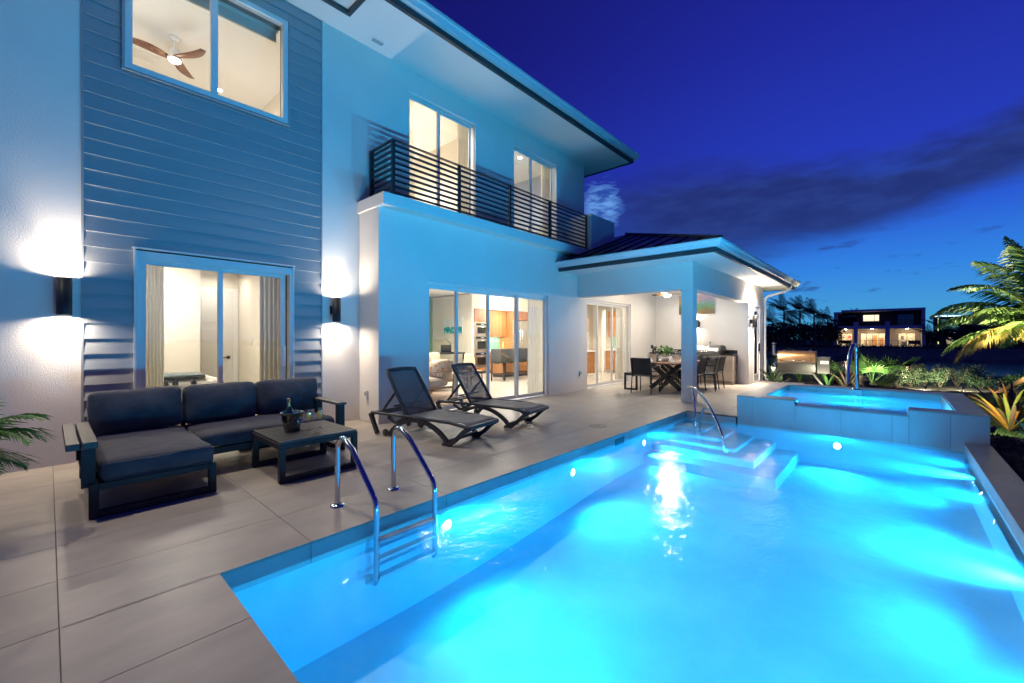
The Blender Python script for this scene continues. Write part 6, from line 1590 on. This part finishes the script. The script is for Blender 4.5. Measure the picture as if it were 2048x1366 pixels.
# furniture behind the lower glass
for (y,z0,z1,wd,m) in ((-1.1,.0,.8,.7,fardark),(-.9,1.1,1.7,.35,brushed),(1.7,0,1.4,.5,cab_wood),(2.5,0,1.9,.55,cab_wood),(3.1,.0,.9,.5,oak),(3.8,0,.9,.3,oak),(6.1,0,.6,.8,fardark),(5.9,1.3,1.8,.4,mat('red_badge'))): fb('inner_furniture',m,(FX+4.8,FX+5.2,y-wd/2,y+wd/2,z0,z1))
for y in (-1.4,2.0,3.6,6.1): light('far_room_lamp','POINT',(FX+4.2,y,2.5),420,(1,.86,.62),fh,size=.3)
for y in (-1.4,2.8,6.2): light('far_porch_lamp','POINT',(FX+1.2,y,2.6),22,(1,.70,.40),fh,size=.1); mbq=MB(); mbq.cyl((FX+1.2,y),.12,2.80,2.84,12); mbq.build('porch_lamp',lamp_e,fh)
fb('porch_rail',blackmetal,*[(FX-.02,FX+.0,a,b,.95,1.0) for a,b in((-3,.6),(1.15,4.55),(5.1,7.3))],*[(FX-.02,FX+.0,a,b,.5,.53) for a,b in((-3,.6),(5.1,7.3))])
fb('terrace_rail',blackmetal,*[(FX+.1,FX+.14,a,b,z,z+.03) for a,b in((-3,.6),(1.15,4.55),(5.1,7.3)) for z in (3.6,3.8,4.0,4.2)])
# outdoor chairs on its porch
for y,lb in ((-1.9,'dark porch chair at the right of the waterfront house'),(-2.6,'dark porch chair at the far right of the waterfront house'),(6.3,'dark porch bench at the left of the waterfront house')):
    t=thing('porch_chair',lb,'chair',(FX+.8,y,.02)); w_=.9 if 'bench' in lb else .35
    mb=MB(); mb.box(FX+.6,FX+1.1,y-w_,y+w_,.40,.46); mb.build('seat',blackmetal,t); mb=MB(); mb.box(FX+1.05,FX+1.1,y-w_,y+w_,.46,.95); mb.build('backrest',blackmetal,t); mb=MB(); 
    for a in (-w_+.03,w_-.03): mb.box(FX+.6,FX+.64,y+a-.02,y+a+.02,.02,.4); mb.box(FX+1.05,FX+1.09,y+a-.02,y+a+.02,.02,.4)
    mb.build('leg_frame',blackmetal,t)
# hedge along the seawall
mb=MB(); rg=random.Random(71)
for i in range(60): leafcloud(mb,(FARX+6+rg.uniform(-1,1),-6+i*.35,.0),(1.0,.7,.55),60,.3,rg,flat=1)
tag(mb.build('hedge',leaf_dark,None,fixn=False),'low dark clipped hedge along the seawall before the waterfront house','hedge')
# neon-lit house beyond
nh=thing('distant_lit_house','distant house edged with cool white light strips right of the waterfront house','house',(110,-9,0))
def nb_(name,m,*bs):
    mb=MB()
    for b in bs: mb.box(*b)
    return mb.build(name,m,nh)
nb_('wall',fardark,(110,118,-16,-5.6,-.2,5.2)); nb_('roof_slab',farwall,(109,118.5,-17,-5.2,5.2,5.45)); nb_('floor_slab',farwall,(109,118.5,-17,-5.2,2.3,2.5))
ng=emis('neon_glow',(.45,.75,1),5); nb_('light_strip',ng,(108.9,108.98,-8.6,-5.4,5.25,5.42),(108.9,108.98,-11,-9.2,5.25,5.42)); nb_('light_strip',ng,(108.9,108.98,-8.2,-5.4,2.32,2.46)); nb_('post_light',emis('post_glow',(.7,.8,.3),1.6),(108.8,108.95,-5.9,-5.75,.3,5.0)); nb_('window',emis('dim_window',(.7,.6,.4),.5),(109.9,109.99,-9.5,-6.5,.3,1.6))
nb_('upper_window',emis('dim_teal',(.1,.3,.3),.5),(109.9,109.99,-8.5,-6.2,2.8,4.8))
# palms and trees in silhouette
def farpalm(px,D,h,L,label,seed,nf=16): 
    v=W(px,D); palm_tree((v.x,v.y,-.3),h,nf,L,label,seed,leaf_dark,droop=1.0,nl=26,tr=.10,ll=L*.22,lw=L*.022,group='coconut palms across the canal',el=(-.35,1.45))
farpalm(1568,52,4.9,2.5,'tall coconut palm silhouette nearest the downspout',301,20)
farpalm(1600,56,5.3,2.4,'coconut palm silhouette second from the downspout',302,20)
farpalm(1628,54,4.6,2.6,'coconut palm silhouette leaning right, midway to the waterfront house',303,20)
farpalm(1588,60,3.6,2.4,'shorter coconut palm between the two tallest ones',304,16)
farpalm(1545,50,3.4,2.4,'short palm close behind the house corner',305,16)
farpalm(1655,66,4.4,2.4,'palm just left of the waterfront house',306,16)
farpalm(1716,108,6.6,3.4,'palm head showing over the left of the waterfront house roof',307,14)
farpalm(1742,112,6.6,2.8,'palm head showing over the middle of the waterfront house roof',308,14)
farpalm(1778,115,6.2,3.0,'palm head showing over the right of the waterfront house roof',309,14)
farpalm(1885,60,2.9,2.6,'palm right of the waterfront house before the light strips',310,16)
farpalm(1862,63,1.8,2.4,'low palm beside the right side wall of the waterfront house',311,16)
farpalm(1920,66,3.4,3.0,'palm behind the lit coconut fronds',312,16)
farpalm(1955,66,2.6,3.0,'low palm at the far right bank',313,14)
def fartree(px,D,r,h,label,seed):
    v=W(px,D); t=thing('dark_tree',label,'tree',(v.x,v.y,-.3),group='dark trees across the canal'); rg=random.Random(seed)
    mb=MB(); mb.tube([(v.x,v.y,-.4),(v.x+.1,v.y,h*.4),(v.x,v.y+.1,h*.7)],.2,7,rr=[.22,.15,.07]); mb.build('trunk',bark,t)
    mb=MB()
    for k in range(7): leafcloud(mb,(v.x+rg.uniform(-.5,.5)*r,v.y+rg.uniform(-.5,.5)*r,h*rg.uniform(.35,.8)),(r*.6,r*.6,h*.28),170,.42,rg,flat=1)
    mb.build('crown',leaf_dark,t,fixn=False)
for i,(px,D,r,h,lb) in enumerate(((1540,56,2.6,3.2,'dark round tree at the far left of the opposite bank'),(1572,62,3.0,3.6,'dark tree under the two tallest palms'),(1608,60,3.0,3.6,'dark tree under the leaning palm'),(1640,63,3.0,3.9,'dark bushy tree midway to the waterfront house'),(1660,72,2.2,3.8,'dark tree touching the waterfront house'),(1890,66,2.6,2.7,'low dark tree right of the waterfront house'),(1925,68,3.2,3.0,'dark tree behind the yellow frond'),(1965,70,3.6,3.4,'dark spreading tree at the right bank'),(2010,72,4.0,3.6,'dark tree behind the coconut palm crown'),(2060,72,4.5,3.8,'dark tree at the right picture edge'),(1512,58,3,3.4,'dark tree hidden partly by the patio wall'))):
    fartree(px,D,r,h,lb,400+i)
# far-off band of woods closing the horizon
mb=MB(); rg=random.Random(99)
for i in range(150):
    y=-150+i*1.9; leafcloud(mb,(140+rg.uniform(-8,8),y,1.2+rg.uniform(-.5,.8)),(4,4,2.2),50,1.3,rg,flat=1)
mb.build('far_woods',leaf_dark,None,fixn=False,kind='stuff')
